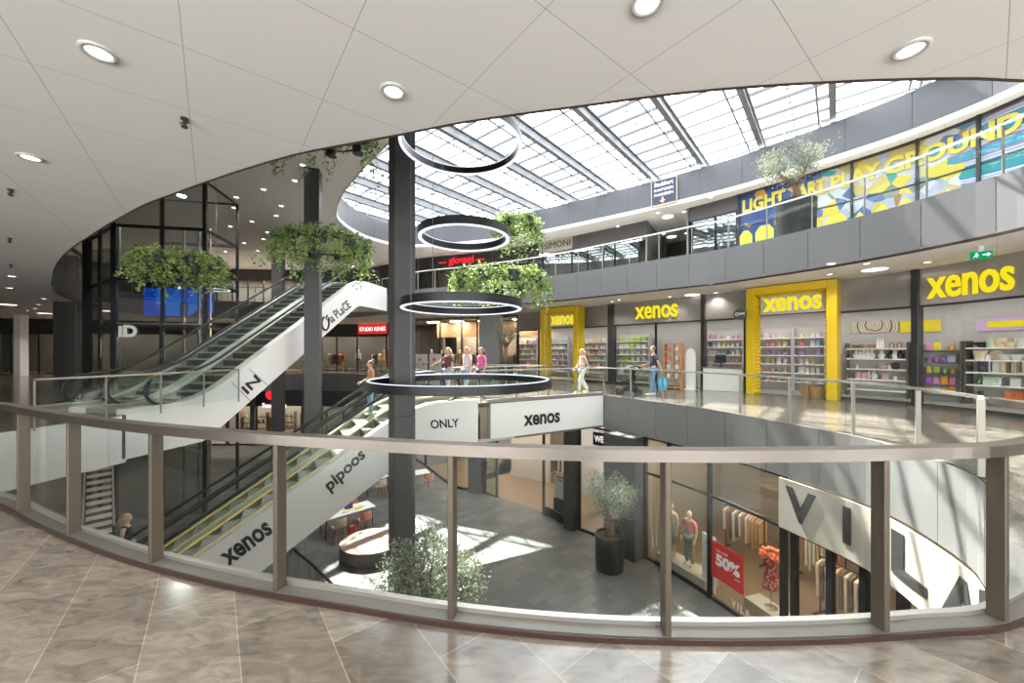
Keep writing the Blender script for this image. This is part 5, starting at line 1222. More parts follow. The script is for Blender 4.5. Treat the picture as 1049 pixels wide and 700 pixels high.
ring_lamp('tiny looking dark ring lamp hanging far left by the lift', tuple(PY(222.5, 297, 17.5)), .5, .12)

# ================================================================ leaves and plants
def leaf_quad(m, p, d, s, wd, r):
    """one folded leaf from p along d"""
    d = d.normalized(); sd = d.cross(Vector((r.uniform(-1, 1), r.uniform(-1, 1), r.uniform(-1, 1)))); sd = sd.normalized() if sd.length > 1e-3 else d.orthogonal()
    up = sd.cross(d) * (.18 * s)
    m.add([p, p + d * s * .45 + sd * wd * s - up, p + d * s, p + d * s * .45 - sd * wd * s - up, p + d * s * .5], [(0, 1, 4), (1, 2, 4), (2, 3, 4), (3, 0, 4)])
def hanging_planter(label, c, r, drop, n_pots=8, strands=70, seed=1, leaf=.11, up=.25, wires=True, group='hanging ivy planters'):
    rr = random.Random(seed); t = thing('hanging_planter', label, 'hanging plant', c, group=None)
    lpart('ring_frame', MB().tube([(r * math.cos(a), r * math.sin(a), 0) for a in [2 * math.pi * i / 40 for i in range(40)]], .025, 6, True), M['blackmetal'], t)
    pot = MB().lathe([(0, -.16), (.15, -.16), (.165, .12), (.15, .12), (.14, .08), (0, .08)], (0, 0, 0), 16).mesh('pot', M['pot'], 35)
    for i in range(n_pots):
        a = 2 * math.pi * (i + .3) / n_pots; o = lpart('pot', pot, None, t); o.location = (r * math.cos(a), r * math.sin(a), 0)
    m = MB()
    for s in range(strands):
        a = rr.uniform(0, 2 * math.pi); q = Vector(((r + rr.uniform(-.12, .2)) * math.cos(a), (r + rr.uniform(-.12, .2)) * math.sin(a), rr.uniform(.05, up)))
        L = drop * (.35 + .65 * rr.random() ** 1.3); out = Vector((math.cos(a), math.sin(a), 0)); k = int(L / (leaf * .42)) + 5; lat = Vector((rr.gauss(0, .03), rr.gauss(0, .03), 0))
        for i in range(k):
            f = i / k; p = q + out * (.12 * math.sin(min(1, f * 3) * 1.57)) + lat * i * .25 - Vector((0, 0, 1)) * (L * f) + Vector((rr.gauss(0, .035), rr.gauss(0, .035), rr.gauss(0, .03)))
            d = Vector((rr.gauss(0, 1), rr.gauss(0, 1), rr.uniform(-1.3, .5))); leaf_quad(m, p, d, leaf * rr.uniform(.6, 1.15), .36, rr)
    for s in range(strands * 7):
        a = rr.uniform(0, 2 * math.pi); p = Vector(((r + rr.gauss(0, .13)) * math.cos(a), (r + rr.gauss(0, .13)) * math.sin(a), rr.gauss(.12, .10)))
        leaf_quad(m, p, Vector((rr.gauss(0, 1), rr.gauss(0, 1), rr.gauss(.2, .8))), leaf * rr.uniform(.7, 1.2), .38, rr)
    lpart('foliage', m, M['ivy'], t)
    if wires:
        for a in (.4, 2.5, 4.6): x, y = r * math.cos(a), r * math.sin(a); lpart('wire', MB().tube([(x, y, .05), (x, y, 10.9 - c[2])], .003, 4), M['cable'], t)
    return t
def at(u, v, Y): return tuple(PY(u, v, Y))
hanging_planter('large ring of hanging ivy behind the second lowest ring lamp, left of the yellow frame', at(511, 289, 11.4), 1.22, 1.0, 9, 130, 2)
hanging_planter('high ring of hanging ivy behind the smallest ring lamp, touching the drum', at(529, 231, 13.2), .62, 1.25, 5, 80, 3)
hanging_planter('ring of hanging ivy with dark pots over the tall escalators, beside the slim column', at(332, 252, 11.2), 1.08, 1.15, 9, 130, 4)
hanging_planter('ring of hanging ivy in front of the lift glass, leftmost of the plants', at(184, 270, 11.6), .90, 1.0, 8, 130, 5)
hanging_planter('hanging ivy trailing down just below the near ceiling rim, upper left of the column', at(330, 133, 10.3), 1.12, 1.45, 8, 40, 6, up=.15)

def olive(label, base, pr, ph, cz, cr, seed, leafn=2600, planter=True, lean=(0, 0), leaf=.085):
    rr = random.Random(seed); t = thing('potted_olive_tree', label, 'potted tree', base)
    lpart('planter', MB().lathe([(0, 0), (pr * .9, 0), (pr * .94, .03), (pr, ph - .05), (pr * 1.01, ph), (pr * .93, ph), (pr * .92, ph - .07), (0, ph - .07)], (0, 0, 0), 36), M['pot'], t, 35)
    lpart('soil', MB().lathe([(pr * .9, ph - .06), (pr * .5, ph - .04), (0, ph - .03)], (0, 0, 0), 20), M['soil'], t)
    c = Vector((lean[0], lean[1], cz)); tr = MB(); tips = []
    fork = Vector((lean[0] * .4, lean[1] * .4, ph + (cz - cr[2] - ph) * .75 + .05))
    for i in range(3):   # twisted trunk strands
        a = 2.1 * i; tr.tube([(.09 * math.cos(a), .09 * math.sin(a), ph - .08), (.075 * math.cos(a + .9) + .03, .075 * math.sin(a + .9), ph + (fork.z - ph) * .5), (fork.x + .05 * math.cos(a + 1.8), fork.y + .05 * math.sin(a + 1.8), fork.z)], [.10, .075, .07], 8)
    for i in range(7):
        a = i * 2.4 + rr.uniform(-.3, .3); tip = c + Vector((cr[0] * .6 * math.cos(a), cr[0] * .6 * math.sin(a), cr[2] * rr.uniform(-.35, .55))); mid = fork.lerp(tip, .5) + Vector((rr.uniform(-.1, .1), rr.uniform(-.1, .1), -.03)); tr.tube([fork - Vector((0, 0, .05)), mid, tip], [.055, .035, .012], 6); tips += [mid.lerp(tip, k) for k in (.4, .75, 1)]
    lpart('trunk', tr, M['bark'], t, True)
    m = MB(); cl = [tip + Vector((rr.gauss(0, .1), rr.gauss(0, .1), rr.gauss(.03, .08))) for tip in tips]
    for i in range(26):
        a, b, k = rr.uniform(0, 6.28), rr.uniform(-1, 1), rr.uniform(.72, 1.0); s = math.sqrt(1 - b * b); cl.append(c + Vector((cr[0] * s * math.cos(a) * k, cr[1] * s * math.sin(a) * k, cr[2] * b * k * .92)))
    for i in range(leafn):
        p = rr.choice(cl) + Vector((rr.gauss(0, .13), rr.gauss(0, .13), rr.gauss(0, .11))) * (cr[0] / .8)
        leaf_quad(m, p, (p - c).normalized() * .5 + Vector((rr.gauss(0, .8), rr.gauss(0, .8), rr.gauss(.25, .8))), leaf * rr.uniform(.7, 1.25), .17, rr)
    lpart('foliage', m, M['olive'], t); return t
olive('olive tree in a black round planter on the ground floor between the shop entrances', (3.12, 12.1, Z0), .46, 1.1, 2.28, (.78, .78, .72), 11, 4500, leaf=.075)
olive('olive tree crown rising just behind the near balustrade by the foot of the column', (-1.72, 7.55, Z0), .46, 1.05, 2.35, (.95, .85, .85), 12, 8000, lean=(.05, 0), leaf=.08)
olive('olive tree in a large dark planter behind the upper balustrade before the mural', (9.55, 12.75, Z2), .58, 1.36, 2.72, (1.0, .8, .68), 13, 2900, lean=(-.12, -.05))
olive('olive tree on the gallery between the grey column and the farther yellow frame', (-.35, 20.3, 0), .45, 1.0, 2.7, (.8, .8, .65), 14, 1500)

# ================================================================ people
def skin_mesh(verts, edges, rad, sub=1):
    me = bpy.data.meshes.new('s'); bm = bmesh.new(); lay = bm.verts.layers.skin.verify()
    vs = [bm.verts.new(v) for v in verts]
    for a, b in edges: bm.edges.new((vs[a], vs[b]))
    for i, v in enumerate(vs): r = rad[i]; v[lay].radius = (r, r) if not hasattr(r, '__len__') else r; v[lay].use_root = (i == 0)
    bm.to_mesh(me); bm.free(); o = bpy.data.objects.new('s', me); COL.objects.link(o)
    o.modifiers.new('k', 'SKIN').use_smooth_shade = True
    if sub: s = o.modifiers.new('d', 'SUBSURF'); s.levels = sub; s.render_levels = sub
    dg = bpy.context.evaluated_depsgraph_get(); r = bpy.data.meshes.new_from_object(o.evaluated_get(dg)); bpy.data.objects.remove(o)
    vv = [v.co.copy() for v in r.vertices]; ff = [tuple(p.vertices) for p in r.polygons]; bpy.data.meshes.remove(r); return vv, ff
def person(label, loc, rz, h, pose, top, bottom, hair=None, hairlen=.15, sleeves='short', cat='person', skin='skin', name='person', shoes=(.8, .8, .8), skirt=False, group=None, bag=None, bun=False):
    """figure 1.75 high in local space (x to its right, y forward), scaled to h"""
    k = h / 1.75; t = thing(name, label, cat, loc, rz, group)
    J = dict(pel=(0, 0, .96), wa=(0, .005, 1.10), ch=(0, .0, 1.28), nb=(0, -.01, 1.44), nk=(0, .0, 1.50), hd0=(0, .02, 1.56), hd1=(0, .015, 1.63), hd2=(0, .0, 1.70))
    for s, n in ((-1, 'l'), (1, 'r')):
        J['sh' + n] = (s * .185, -.01, 1.41); J['el' + n] = (s * .235, -.03, 1.13); J['wr' + n] = (s * .235, .06, .89)
        J['hp' + n] = (s * .095, 0, .91); J['kn' + n] = (s * .10, .02, .50); J['an' + n] = (s * .10, -.02, .09); J['to' + n] = (s * .115, .15, .04)
    J.update(pose)
    V = lambda a: Vector(J[a]) * k
    names = list(J); ix = {n: i for i, n in enumerate(names)}
    rad = dict(pel=(.135, .105), wa=(.12, .09), ch=(.145, .10), nb=.075, nk=.052, hd0=(.062, .07), hd1=(.076, .092), hd2=(.062, .075))
    for n in 'lr': rad.update({'sh' + n: .058, 'el' + n: .04, 'wr' + n: .028, 'hp' + n: .085, 'kn' + n: .058, 'an' + n: .038, 'to' + n: (.038, .028)})
    sc_ = lambda r: tuple(x * k for x in r) if hasattr(r, '__len__') else r * k
    E = [('pel', 'wa'), ('wa', 'ch'), ('ch', 'nb'), ('nb', 'nk'), ('nk', 'hd0'), ('hd0', 'hd1'), ('hd1', 'hd2')]
    for n in 'lr': E += [('nb', 'sh' + n), ('sh' + n, 'el' + n), ('el' + n, 'wr' + n), ('pel', 'hp' + n), ('hp' + n, 'kn' + n), ('kn' + n, 'an' + n), ('an' + n, 'to' + n)]
    vv, ff = skin_mesh([V(n) for n in names], [(ix[a], ix[b]) for a, b in E], [sc_(rad[n]) for n in names], 1)
    b = MB().add(vv, ff); hd = V('hd1')
    b.ball(hd + Vector((0, .0, .01)) * k, (.075 * k, .093 * k, .115 * k), 14, 10)
    b.ball(hd + Vector((0, .10, -.015)) * k, (.013 * k, .02 * k, .022 * k), 8, 6)                      # nose
    for s in (-1, 1): b.ball(hd + Vector((s * .077, -.005, -.005)) * k, (.012 * k, .022 * k, .032 * k), 8, 6); b.ball(hd + Vector((s * .030, .084, .012)) * k, (.014 * k, .008 * k, .008 * k), 8, 5)
    b.ball(hd + Vector((0, .086, -.058)) * k, (.026 * k, .010 * k, .009 * k), 8, 5)
    for n, s in (('l', -1), ('r', 1)):                                                                 # palm, fingers, thumb
        wr, el = V('wr' + n), V('el' + n); d = (wr - el).normalized(); side = Vector((s, 0, 0)); side = (side - d * side.dot(d)).normalized(); fw = d.cross(side) * (1 if s < 0 else -1)
        if fw.y < 0: fw = -fw
        pc = wr + d * .05 * k; b.tube([wr, pc, wr + d * .09 * k], [.026 * k, .034 * k, .028 * k], 8)
        for i, (L, o) in enumerate([(.068, .027), (.08, .010), (.075, -.009), (.058, -.026)]):
            q = wr + d * .085 * k + fw * o * k; b.tube([q, q + d * L * .55 * k - side * .006 * k, q + d * L * .9 * k - side * .03 * k], [.0095 * k, .009 * k, .007 * k], 6)
        q = wr + d * .035 * k + fw * .026 * k; b.tube([q, q + (d * .03 + fw * .03) * k, q + (d * .065 + fw * .035) * k - side * .015 * k], [.012 * k, .011 * k, .008 * k], 6)
    lpart('body', b, M[skin] if isinstance(skin, str) else skin, t, True)
    def garment(nm, ns, ed, grow, mat, extra=None):
        i2 = {n: i for i, n in enumerate(ns)}; pts = [V(n) for n in ns]; rs = []
        for n in ns:
            r = rad[n]; r = r if hasattr(r, '__len__') else (r, r); g = grow.get(n, .014); rs.append(((r[0] + g) * k, (r[1] + g) * k))
        vv, ff = skin_mesh(pts, [(i2[a], i2[c]) for a, c in ed], rs, 1); lpart(nm, MB().add(vv, ff), mat, t, True)
    tops = ['ch', 'wa', 'pel', 'nb', 'shl', 'shr']; te = [('ch', 'wa'), ('wa', 'pel'), ('ch', 'nb'), ('nb', 'shl'), ('nb', 'shr')]
    J2 = {}
    for n in 'lr':
        if sleeves == 'short': J['ml' + n] = tuple(Vector(J['sh' + n]).lerp(Vector(J['el' + n]), .7)); rad['ml' + n] = .048; tops.append('ml' + n); te.append(('sh' + n, 'ml' + n))
        elif sleeves == 'long': tops += ['el' + n, 'wr' + n]; te += [('sh' + n, 'el' + n), ('el' + n, 'wr' + n)]
    garment('top', tops, te, {'nb': .012, 'pel': .02}, top)
    if bottom is not None:
        if skirt:
            a, c = V('wa'), V('knl').lerp(V('knr'), .5); m = MB(); pr = [(.125, .0), (.155, -.12), (.19, -.3), (.225, -.62), (.215, -.62), (.12, -.02)]; m.lathe([(r * k, z * k) for r, z in pr], V('wa') * 1, 20, 1, .8); lpart('skirt', m, bottom, t, True)
        else:
            bs = ['pel']; be = []
            for n in 'lr': bs += ['hp' + n, 'kn' + n, 'an' + n]; be += [('pel', 'hp' + n), ('hp' + n, 'kn' + n), ('kn' + n, 'an' + n)]
            garment('trousers', bs, be, {'pel': .016, 'hpl': .014, 'hpr': .014, 'knl': .026, 'knr': .026, 'anl': .03, 'anr': .03}, bottom)
    if shoes:
        for n in 'lr':
            a, c = V('an' + n), V('to' + n); d = (c - a); m = MB(); m.ball(a.lerp(c, .55) - Vector((0, 0, .022 * k)), (.047 * k, .135 * k, .042 * k), 12, 8, math.atan2(d.y, d.x) - math.pi / 2); lpart('shoe', m, plain(shoes, .6), t, True)
    if hair:
        m = MB(); c = hd + Vector((0, -.02, .03)) * k; m.ball(c, (.088 * k, .098 * k, .108 * k), 14, 10)
        m.v = [(x, min(y, hd.y + (.066 if z > hd.z + .045 * k else (.02 if z > hd.z - .02 * k else -.02)) * k), z) for x, y, z in m.v]
        if hairlen > .1:
            m.tube([c + Vector((0, -.055, .0)) * k, c + Vector((0, -.085, -.12)) * k, c + Vector((0, -.085, -hairlen)) * k], [.075 * k, .078 * k, .035 * k], 10)
            for s in (-1, 1): m.tube([c + Vector((s * .07, -.02, .02)) * k, c + Vector((s * .085, -.03, -.1)) * k, c + Vector((s * .075, -.03, -hairlen * .8)) * k], [.03 * k, .03 * k, .014 * k], 8)
        if bun: m.ball(c + Vector((0, -.06, .10)) * k, .045 * k, 10, 8)
        lpart('hair', m, M[hair], t, True)
    if bag:
        m = MB(); c = V('hpr') + Vector((.13, -.04, .03)) * k; m.bbox(c, (.09, .26, .24), 0, .03); m.tube([c + Vector((0, .1, .12)), V('shr') + Vector((-.02, .06, .06)) * k, V('shr') + Vector((-.03, -.06, .06)) * k, c + Vector((0, -.1, .12))], .012, 6); lpart('shoulder_bag', m, bag, t)
    return t
walk = dict(knl=(-.10, .14, .50), anl=(-.10, .20, .10), tol=(-.11, .36, .06), knr=(.10, -.06, .50), anr=(.10, -.28, .13), tor=(.11, -.14, .05), ell=(-.23, -.14, 1.14), wrl=(-.22, -.12, .90), elr=(.23, .06, 1.14), wrr=(.22, .22, .95))
small = dict(knl=(-.10, .08, .50), anl=(-.10, .10, .09), tol=(-.115, .27, .04), knr=(.10, -.02, .50), anr=(.10, -.10, .09), tor=(.115, .06, .04))
def face(dx, dy): return math.atan2(dy, dx) - math.pi / 2
# woman walking in white trousers, man with pushchair, three friends, two escalator riders
q = P(596.5, 403.5, 0); person('woman in wide white trousers with a dark shoulder bag walking past the farther yellow frame', (q.x, q.y, 0), face(-1, -.25), 1.72, walk, plain((.70, .55, .42), .8), plain((.80, .78, .73), .8), 'hair_blond', .30, 'none', bag=plain((.05, .07, .11), .6))
q = P(669, 406, 0); mp_ = Vector((q.x + .1, q.y + .25))
man = person('man in dark t-shirt and jeans pushing a pushchair and holding a blue bag', (*mp_, 0), face(-1, .06), 1.82, dict(small, elr=(.23, .02, 1.14), wrr=(.19, .30, 1.06), ell=(-.27, -.10, 1.15), wrl=(-.31, -.20, .92)), plain((.045, .05, .075), .8), M['jeans'], 'hair_brown', .05, 'short')
rzm = face(-1, .06); Mm = Matrix.Translation((*mp_, 0)) @ Matrix.Rotation(rzm, 4, 'Z'); hp = Mm @ Vector((-.325, -.225, .85))
t = thing('carrier_bag', 'bright blue carrier bag hanging from the hand of the man in the dark shirt', 'bag', (hp.x, hp.y, hp.z - .62), rzm)
m = MB(); m.add([(-.03, -.13, .0), (.03, -.13, .0), (.03, .13, .0), (-.03, .13, .0), (-.05, -.15, .2), (.05, -.15, .2), (.05, .15, .2), (-.05, .15, .2), (-.015, -.13, .42), (.015, -.13, .42), (.015, .13, .42), (-.015, .13, .42)], [(3, 2, 1, 0)] + [(i + j, i + (j + 1) % 4, i + 4 + (j + 1) % 4, i + 4 + j) for i in (0, 4) for j in range(4)] + [(8, 9, 10, 11)]); lpart('bag_body', m, plain((.02, .42, .72), .4), t); lpart('strap', MB().tube([(0, -.08, .41), (0, -.03, .6), (0, .03, .6), (0, .08, .41)], .01, 6), plain((.02, .42, .72), .4), t)
t = thing('pushchair', 'dark pushchair in front of the man with the blue bag', 'pushchair', tuple(Mm @ Vector((0, .86, 0))), rzm); r_ = M['blackmetal']
lpart('frame', MB().tube([(-.2, -.42, 1.02), (-.21, -.1, .62), (-.2, .35, .18)], .016, 6).tube([(.2, -.42, 1.02), (.21, -.1, .62), (.2, .35, .18)], .016, 6).tube([(-.2, -.3, .18), (-.21, .1, .6)], .014, 6).tube([(.2, -.3, .18), (.21, .1, .6)], .014, 6), r_, t)
lpart('handle', MB().tube([(-.2, -.42, 1.02), (0, -.46, 1.05), (.2, -.42, 1.02)], .02, 8), M['rubber'], t)
lpart('seat', MB().bbox((0, .05, .52), (.38, .42, .1), 0, .03).bbox((0, -.12, .74), (.38, .1, .42), 0, .03), plain((.03, .035, .04), .9), t)
lpart('basket', MB().bbox((0, 0, .24), (.36, .56, .16), 0, .02), plain((.02, .025, .03), .9), t)
hm = MB(); 
for i in range(7):
    a0, a1 = math.pi * i / 7 * .6 + .5, math.pi * (i + 1) / 7 * .6 + .5; hm.add([(-.2, -.12 + .32 * math.cos(math.pi - a0), .82 + .3 * math.sin(a0)), (.2, -.12 + .32 * math.cos(math.pi - a0), .82 + .3 * math.sin(a0)), (.2, -.12 + .32 * math.cos(math.pi - a1), .82 + .3 * math.sin(a1)), (-.2, -.12 + .32 * math.cos(math.pi - a1), .82 + .3 * math.sin(a1))], [(0, 1, 2, 3)])
lpart('hood', hm, plain((.04, .045, .05), .9), t)
for x in (-.24, .24):
    for y in (-.3, .36): lpart('wheel', MB().tube([(x - .02, y, .12), (x + .02, y, .12)], .12, 16), M['rubber'], t)
for u, Y, lb, tp, bt, hr, ps, hh in [
    (459, 13.55, 'woman in a dark patterned top and pale jeans reaching out beside two friends', plain((.16, .06, .08), .8), M['jeans_pale'], 'hair_blond', dict(small, elr=(.33, .16, 1.24), wrr=(.38, .38, 1.14)), 1.74),
    (478, 14.05, 'person in a white and pink top standing between two friends at the escalator landing', plain((.74, .60, .64), .8), M['jeans_pale'], 'hair_blond', small, 1.78),
    (493, 13.7, 'person in a bright pink top, right one of the three friends at the escalator landing', plain((.80, .16, .38), .8), plain((.10, .11, .14), .8), 'hair_brown', small, 1.74)]:
    q = PY(u, 361, Y); person(lb, (q.x, q.y, .02), face(-FE.x - .1, -FE.y - .35), hh, ps, tp, bt, hr, .32, 'short')
p = pt2b(10.2, 2.4, 0); zz = z2(10.2) + .03; person('woman with pinned up hair, brown top and jeans riding the lower escalator near its top', (p[0], p[1], zz), face(-FE.x, -FE.y), 1.76, dict(anl=(-.1, -.02, .09), elr=(.25, .05, 1.14), wrr=(.22, .24, 1.05)), plain((.45, .27, .14), .8), M['jeans'], 'hair_brown', .05, 'long', bun=True)
p = pt2b(4.4, 2.4, 0); zz = z2(4.4) + .03; person('blond woman in a black top low on the escalator, seen at lower left', (p[0], p[1], zz), face(FE.x, FE.y), 1.7, {}, plain((.02, .02, .022), .8), M['jeans'], 'hair_blond', .34, 'none')

# shop window figures
def mannequin(label, loc, rz, h, top, bottom, sleeves='short', skirt=False, pose=None):
    return person(label, loc, rz, h, pose or {}, top, bottom, None, 0, sleeves, 'mannequin', 'mannequin', 'mannequin', None, skirt)
tg = VP.tan(SV(700)); fz = math.atan2(-tg.x, tg.y) - math.pi / 2; pc = Vector((cpl.x, cpl.y)); fz = math.atan2(-tg.x * -1, -tg.y * -1) if False else math.atan2(-tg.x, tg.y) + math.pi / 2 + math.pi / 2
outw = Vector((tg.y, -tg.x)); fz = face(outw.x, outw.y)
mannequin('mannequin in a pink patterned blouse and grey green trousers in the ground floor window', (*(pc + tg * .12), Z0 + .345), fz, 1.68, swtex('pink_pattern', [(.75, .22, .2), (.85, .45, .35), (.7, .18, .3)], 6), plain((.30, .33, .28), .8))
mannequin('mannequin in a pale sleeveless dress, left of the pink shirted one', (*(pc - tg * .55), Z0 + .345), fz, 1.68, plain((.70, .62, .48), .8), plain((.42, .45, .42), .8), 'none', True)
tg2 = VP.tan(SV(770)); o2 = Vector((tg2.y, -tg2.x)); q2 = Vector((cpl2.x, cpl2.y))
def floral():
    m, nt, out = new('red_floral'); b = N(nt, 'BsdfPrincipled'); tc = N(nt, 'TexCoord'); v = N(nt, 'TexVoronoi'); v.inputs['Scale'].default_value = 14; nt.links.new(tc.outputs['Object'], v.inputs['Vector']); r = N(nt, 'ValToRGB'); e = r.color_ramp.elements; e[0].color = (.75, .55, .42, 1); e[1].position = .55; e[1].color = (.32, .03, .04, 1); nt.links.new(v.outputs['Distance'], r.inputs[0]); nt.links.new(r.outputs[0], b.inputs['Base Color']); nt.links.new(b.outputs[0], out.inputs[0]); return m
fl = floral()
t = thing('dress_form', 'red flowered dress with orange ruffled collar on a stand in the ground floor window', 'dress form', (q2.x, q2.y, Z0 + .32))
lpart('stand', MB().tube([(0, 0, .02), (0, 0, .6)], .014, 8).lathe([(0, 0), (.15, 0), (.15, .02), (0, .03)], (0, 0, 0), 16), M['chrome'], t)
lpart('dress', MB().lathe([(.20, .50), (.21, .55), (.18, .85), (.13, 1.02), (.17, 1.25), (.15, 1.36), (.05, 1.42), (0, 1.42)], (0, 0, 0), 22, 1, .75), fl, t, True)
rr = random.Random(5); m = MB()
for i in range(90): a = rr.uniform(0, 6.28); p_ = Vector((.16 * math.cos(a), .12 * math.sin(a), 1.32 + rr.uniform(-.06, .14))); leaf_quad(m, p_, Vector((math.cos(a), math.sin(a), rr.uniform(-.3, .6))), .13, .5, rr)
lpart('ruffle', m, plain((.88, .30, .12), .7), t)
for i, (u, o, tp, bt, lb) in enumerate([(443, 1.2, (.02, .02, .02), (.03, .03, .03), 'mannequin in black beside the white sale boards of the far clothes shop'), (463, 1.2, (.42, .26, .13), (.5, .33, .18), 'mannequin in a brown outfit behind the three friends'), (471, 1.6, (.6, .55, .5), (.05, .05, .05), 'mannequin in pale top and black trousers in the far clothes shop'), (431, 1.3, (.1, .08, .07), (.04, .04, .04), 'mannequin in dark clothes at the left of the far clothes shop')]):
    q = FX.at(S(u)); tg = FX.tan(S(u)); p_ = q + Vector((-tg.y, tg.x)) * o; mannequin(lb, (p_.x, p_.y, .02), face(tg.y, -tg.x), 1.8, plain(tp, .8), plain(bt, .8), 'long')
for u, o, tp, bt, lb in [(361, 1.0, (.75, .7, .64), (.02, .02, .02), 'mannequin in a white top and black trousers left of the red lit sign'), (386, .9, (.6, .42, .25), (.5, .36, .22), 'mannequin in beige below the red lit sign')]:
    q = FL.at(SL_(u)); tg = FL.tan(SL_(u)); p_ = q + Vector((-tg.y, tg.x)) * o; mannequin(lb, (p_.x, p_.y, .02), face(tg.y, -tg.x), 1.8, plain(tp, .8), plain(bt, .8), 'long')
for i, u in enumerate((436, 450)):
    q = FX.at(S(u)); tg = FX.tan(S(u)); p_ = q + Vector((tg.y, -tg.x)) * .5; t = thing('sale_board', ['left', 'right'][i] + ' one of two white sale boards with red marks before the far clothes shop', 'board', (p_.x, p_.y, 0), math.atan2(tg.y, tg.x))
    lpart('panel', MB().bbox((0, 0, .82), (.95, .05, 1.3), 0, .01), M['white'], t); lpart('mark', MB().ball((-.1, -.03, 1.1), (.12, .008, .12), 12, 6).ball((.2, -.03, .75), (.08, .008, .08), 12, 6), plain((.7, .12, .2)), t); lpart('foot', MB().box((0, 0, .08), (.6, .4, .16)), M['black'], t)

# ================================================================ ground floor furniture
t = thing('round_bench', 'round bench with slatted wooden top and dark side on the ground floor behind the column', 'bench', (-4.78, 12.95, Z0))
lpart('base', MB().lathe([(0, .0), (.96, 0), (.96, .05), (1.0, .07), (1.0, .40), (.97, .42), (0, .42)], (0, 0, 0), 48, 1.05, .92), M['dark_bench'] if 'dark_bench' in M else pbr('bench_side', (.10, .09, .08), .7, var=.1), t, 30); lpart('slatted_top', MB().lathe([(0, .42), (.98, .42), (1.0, .435), (1.0, .46), (.985, .47), (0, .47)], (0, 0, 0), 48, 1.05, .92), M['wood'], t, 30)
def table(label, c, L, W, rz):
    t = thing('cafe_table', label, 'table', (*c, Z0), rz); lpart('tabletop', MB().bbox((0, 0, .74), (L, W, .035), 0, .012), M['white'], t)
    for x in (-L / 2 + .12, L / 2 - .12):
        for y in (-W / 2 + .1, W / 2 - .1): lpart('leg', MB().tube([(x, y, .72), (x * 1.03, y * 1.05, 0)], [.024, .018], 8), M['black'], t)
    return t
def chair(label, c, rz, col, legs):
    t = thing('shell_chair', label, 'chair', (*c, Z0), rz); m = MB(); n = 10; pr = [(-.20, .45), (-.12, .435), (.02, .43), (.12, .45), (.18, .52), (.205, .62), (.215, .74), (.205, .82)]
    vs = []
    for y, z in pr:
        for i in range(n + 1):
            x = -.23 + .46 * i / n; e = (x / .23) ** 2; vs.append((x * (1 if z < .7 else .9), -y + (.10 * e if z > .5 else 0), z + (.05 * e if z < .5 else 0)))
    fs = [(a * (n + 1) + i, a * (n + 1) + i + 1, (a + 1) * (n + 1) + i + 1, (a + 1) * (n + 1) + i) for a in range(len(pr) - 1) for i in range(n)]
    N_ = len(vs); vs += [(x, y, z - .014) for x, y, z in vs]; fs += [tuple(N_ + i for i in f[::-1]) for f in fs]
    w_ = n + 1; bd = [i for i in range(w_)] + [a * w_ + n for a in range(1, len(pr))] + [(len(pr) - 1) * w_ + i for i in range(n - 1, -1, -1)] + [a * w_ for a in range(len(pr) - 2, 0, -1)]
    fs += [(bd[i], bd[(i + 1) % len(bd)], N_ + bd[(i + 1) % len(bd)], N_ + bd[i]) for i in range(len(bd))]
    lpart('shell', m.add(vs, fs), plain(col, .5), t, 50)
    for x in (-1, 1):
        for y in (-1, 1): lpart('leg', MB().tube([(x * .13, y * .11, .435), (x * .21, y * .2, 0)], [.018, .012], 8), legs, t)
    return t
CO, BE, YE, GR, WD = (.72, .27, .20), (.62, .50, .36), (.78, .52, .12), (.10, .22, .16), plain((.55, .36, .18))
ta = .76; dx = Vector((math.cos(ta), math.sin(ta))); dy = Vector((-dx.y, dx.x)); tc1 = Vector((-6.42, 14.75))
table('long white cafe table with bags and trays beside the lower escalator', tc1, 1.95, .8, ta)
for k, s, col, lg, lb in [(-.5, -1, BE, WD, 'beige shell chair with wooden legs at the near side of the long cafe table'), (.45, -1, CO, plain(CO), 'coral shell chair at the near side of the long cafe table'), (-.4, 1, GR, WD, 'dark green shell chair at the far side of the long cafe table, left'), (.5, 1, CO, plain(CO), 'coral shell chair at the far side of the long cafe table')]:
    c = tc1 + dx * k + dy * s * .62; chair(lb, c, ta + (0 if s < 0 else math.pi), col, lg)
chair('yellow shell chair alone beside the glass rail at the escalator foot', (-7.35, 13.1), .5, YE, WD)
tz = Z0 + .7575
t = thing('backpack', 'purple bag on the long cafe table', 'bag', (*(tc1 + dx * .1 + dy * .12), tz), .4); lpart('bag_body', MB().bbox((0, 0, .13), (.32, .2, .26), 0, .05), plain((.14, .08, .28), .8), t); lpart('strap', MB().tube([(-.08, -.1, .05), (-.08, -.13, .16), (-.08, -.1, .24)], .012, 6), M['black'], t)
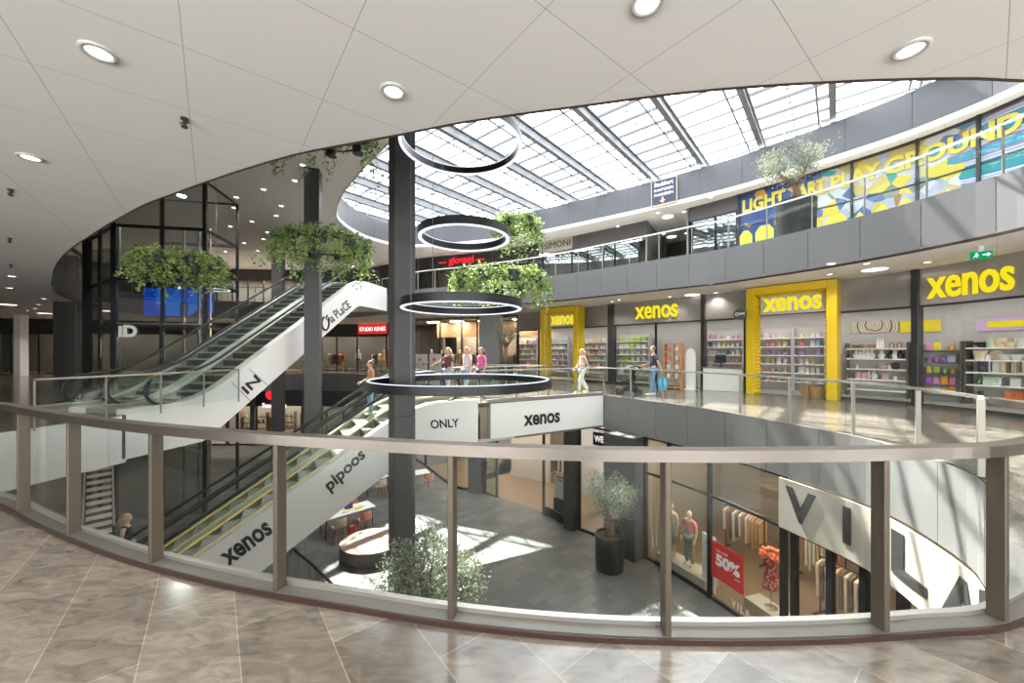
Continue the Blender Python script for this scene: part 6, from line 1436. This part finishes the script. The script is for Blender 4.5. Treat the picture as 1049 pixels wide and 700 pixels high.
for k, y_, col, lb in [(.42, -.1, (.82, .62, .08), 'yellow tray on the long cafe table'), (-.1, -.12, (.78, .68, .3), 'pale yellow tray near the middle of the long cafe table')]:
    t = tag(MB().lathe([(0, 0), (.15, 0), (.19, .03), (.18, .03), (.14, .012), (0, .012)], (0, 0, 0), 20, 1, .72).build('serving_tray', plain(col)), lb, 'tray'); q = tc1 + dx * k + dy * y_; t.location = (*q, tz); t.rotation_euler = (0, 0, ta)
c = tc1 + dx * -.05 - dy * .62; o = thing('shoulder_bag', 'red bag on the floor between the two near chairs of the long cafe table', 'bag', (c.x, c.y, Z0), ta); lpart('bag_body', MB().bbox((0, 0, .19), (.26, .16, .38), 0, .04), plain((.65, .04, .07), .7), o); lpart('handle', MB().tube([(-.08, 0, .37), (-.05, 0, .5), (.05, 0, .5), (.08, 0, .37)], .012, 6), M['black'], o)
tc2 = Vector((-6.75, 18.6)); table('white cafe table left of the dark column at the back of the ground floor', tc2, 1.3, .75, .9)
tc3 = Vector((-5.0, 19.3)); table('white cafe table right of the dark column, nearest the pale shop front', tc3, 1.5, .75, .5)
d2 = Vector((math.cos(.5), math.sin(.5))); n2 = Vector((-d2.y, d2.x))
for k, s, col, lb in [(-.35, -1, GR, 'dark green shell chair at the near side of the back cafe table'), (.6, -1, CO, 'coral shell chair at the right end of the back cafe table'), (-.3, 1, CO, 'coral shell chair at the far side of the back cafe table')]: chair(lb, tc3 + d2 * k + n2 * s * .6, .5 + (0 if s < 0 else math.pi), col, plain(col))
d2 = Vector((math.cos(.9), math.sin(.9))); n2 = Vector((-d2.y, d2.x))
chair('beige shell chair at the cafe table left of the column', tc2 - n2 * .6, .9, BE, WD); chair('black shell chair at the far side of the cafe table left of the column', tc2 + n2 * .6, .9 + math.pi, (.03, .03, .03), WD)
railing('balustrade', 'low glass balustrade with dark rail at the foot of the lower escalator', [(-6.9, 11.75), (-5.6, 10.65), (-4.25, 9.45)], Z0, hh=1.0, rail='blackmetal', pspace=.9)

bk = Path([(-16, -5.8), (16, -5.8)])      # window frames added in front of the unseen fill lights behind the viewer
for i in range(4): bay(bk, .8 + 8 * i, 7.2 + 8 * i, .5, 3.25, glass='glass', base=.08)
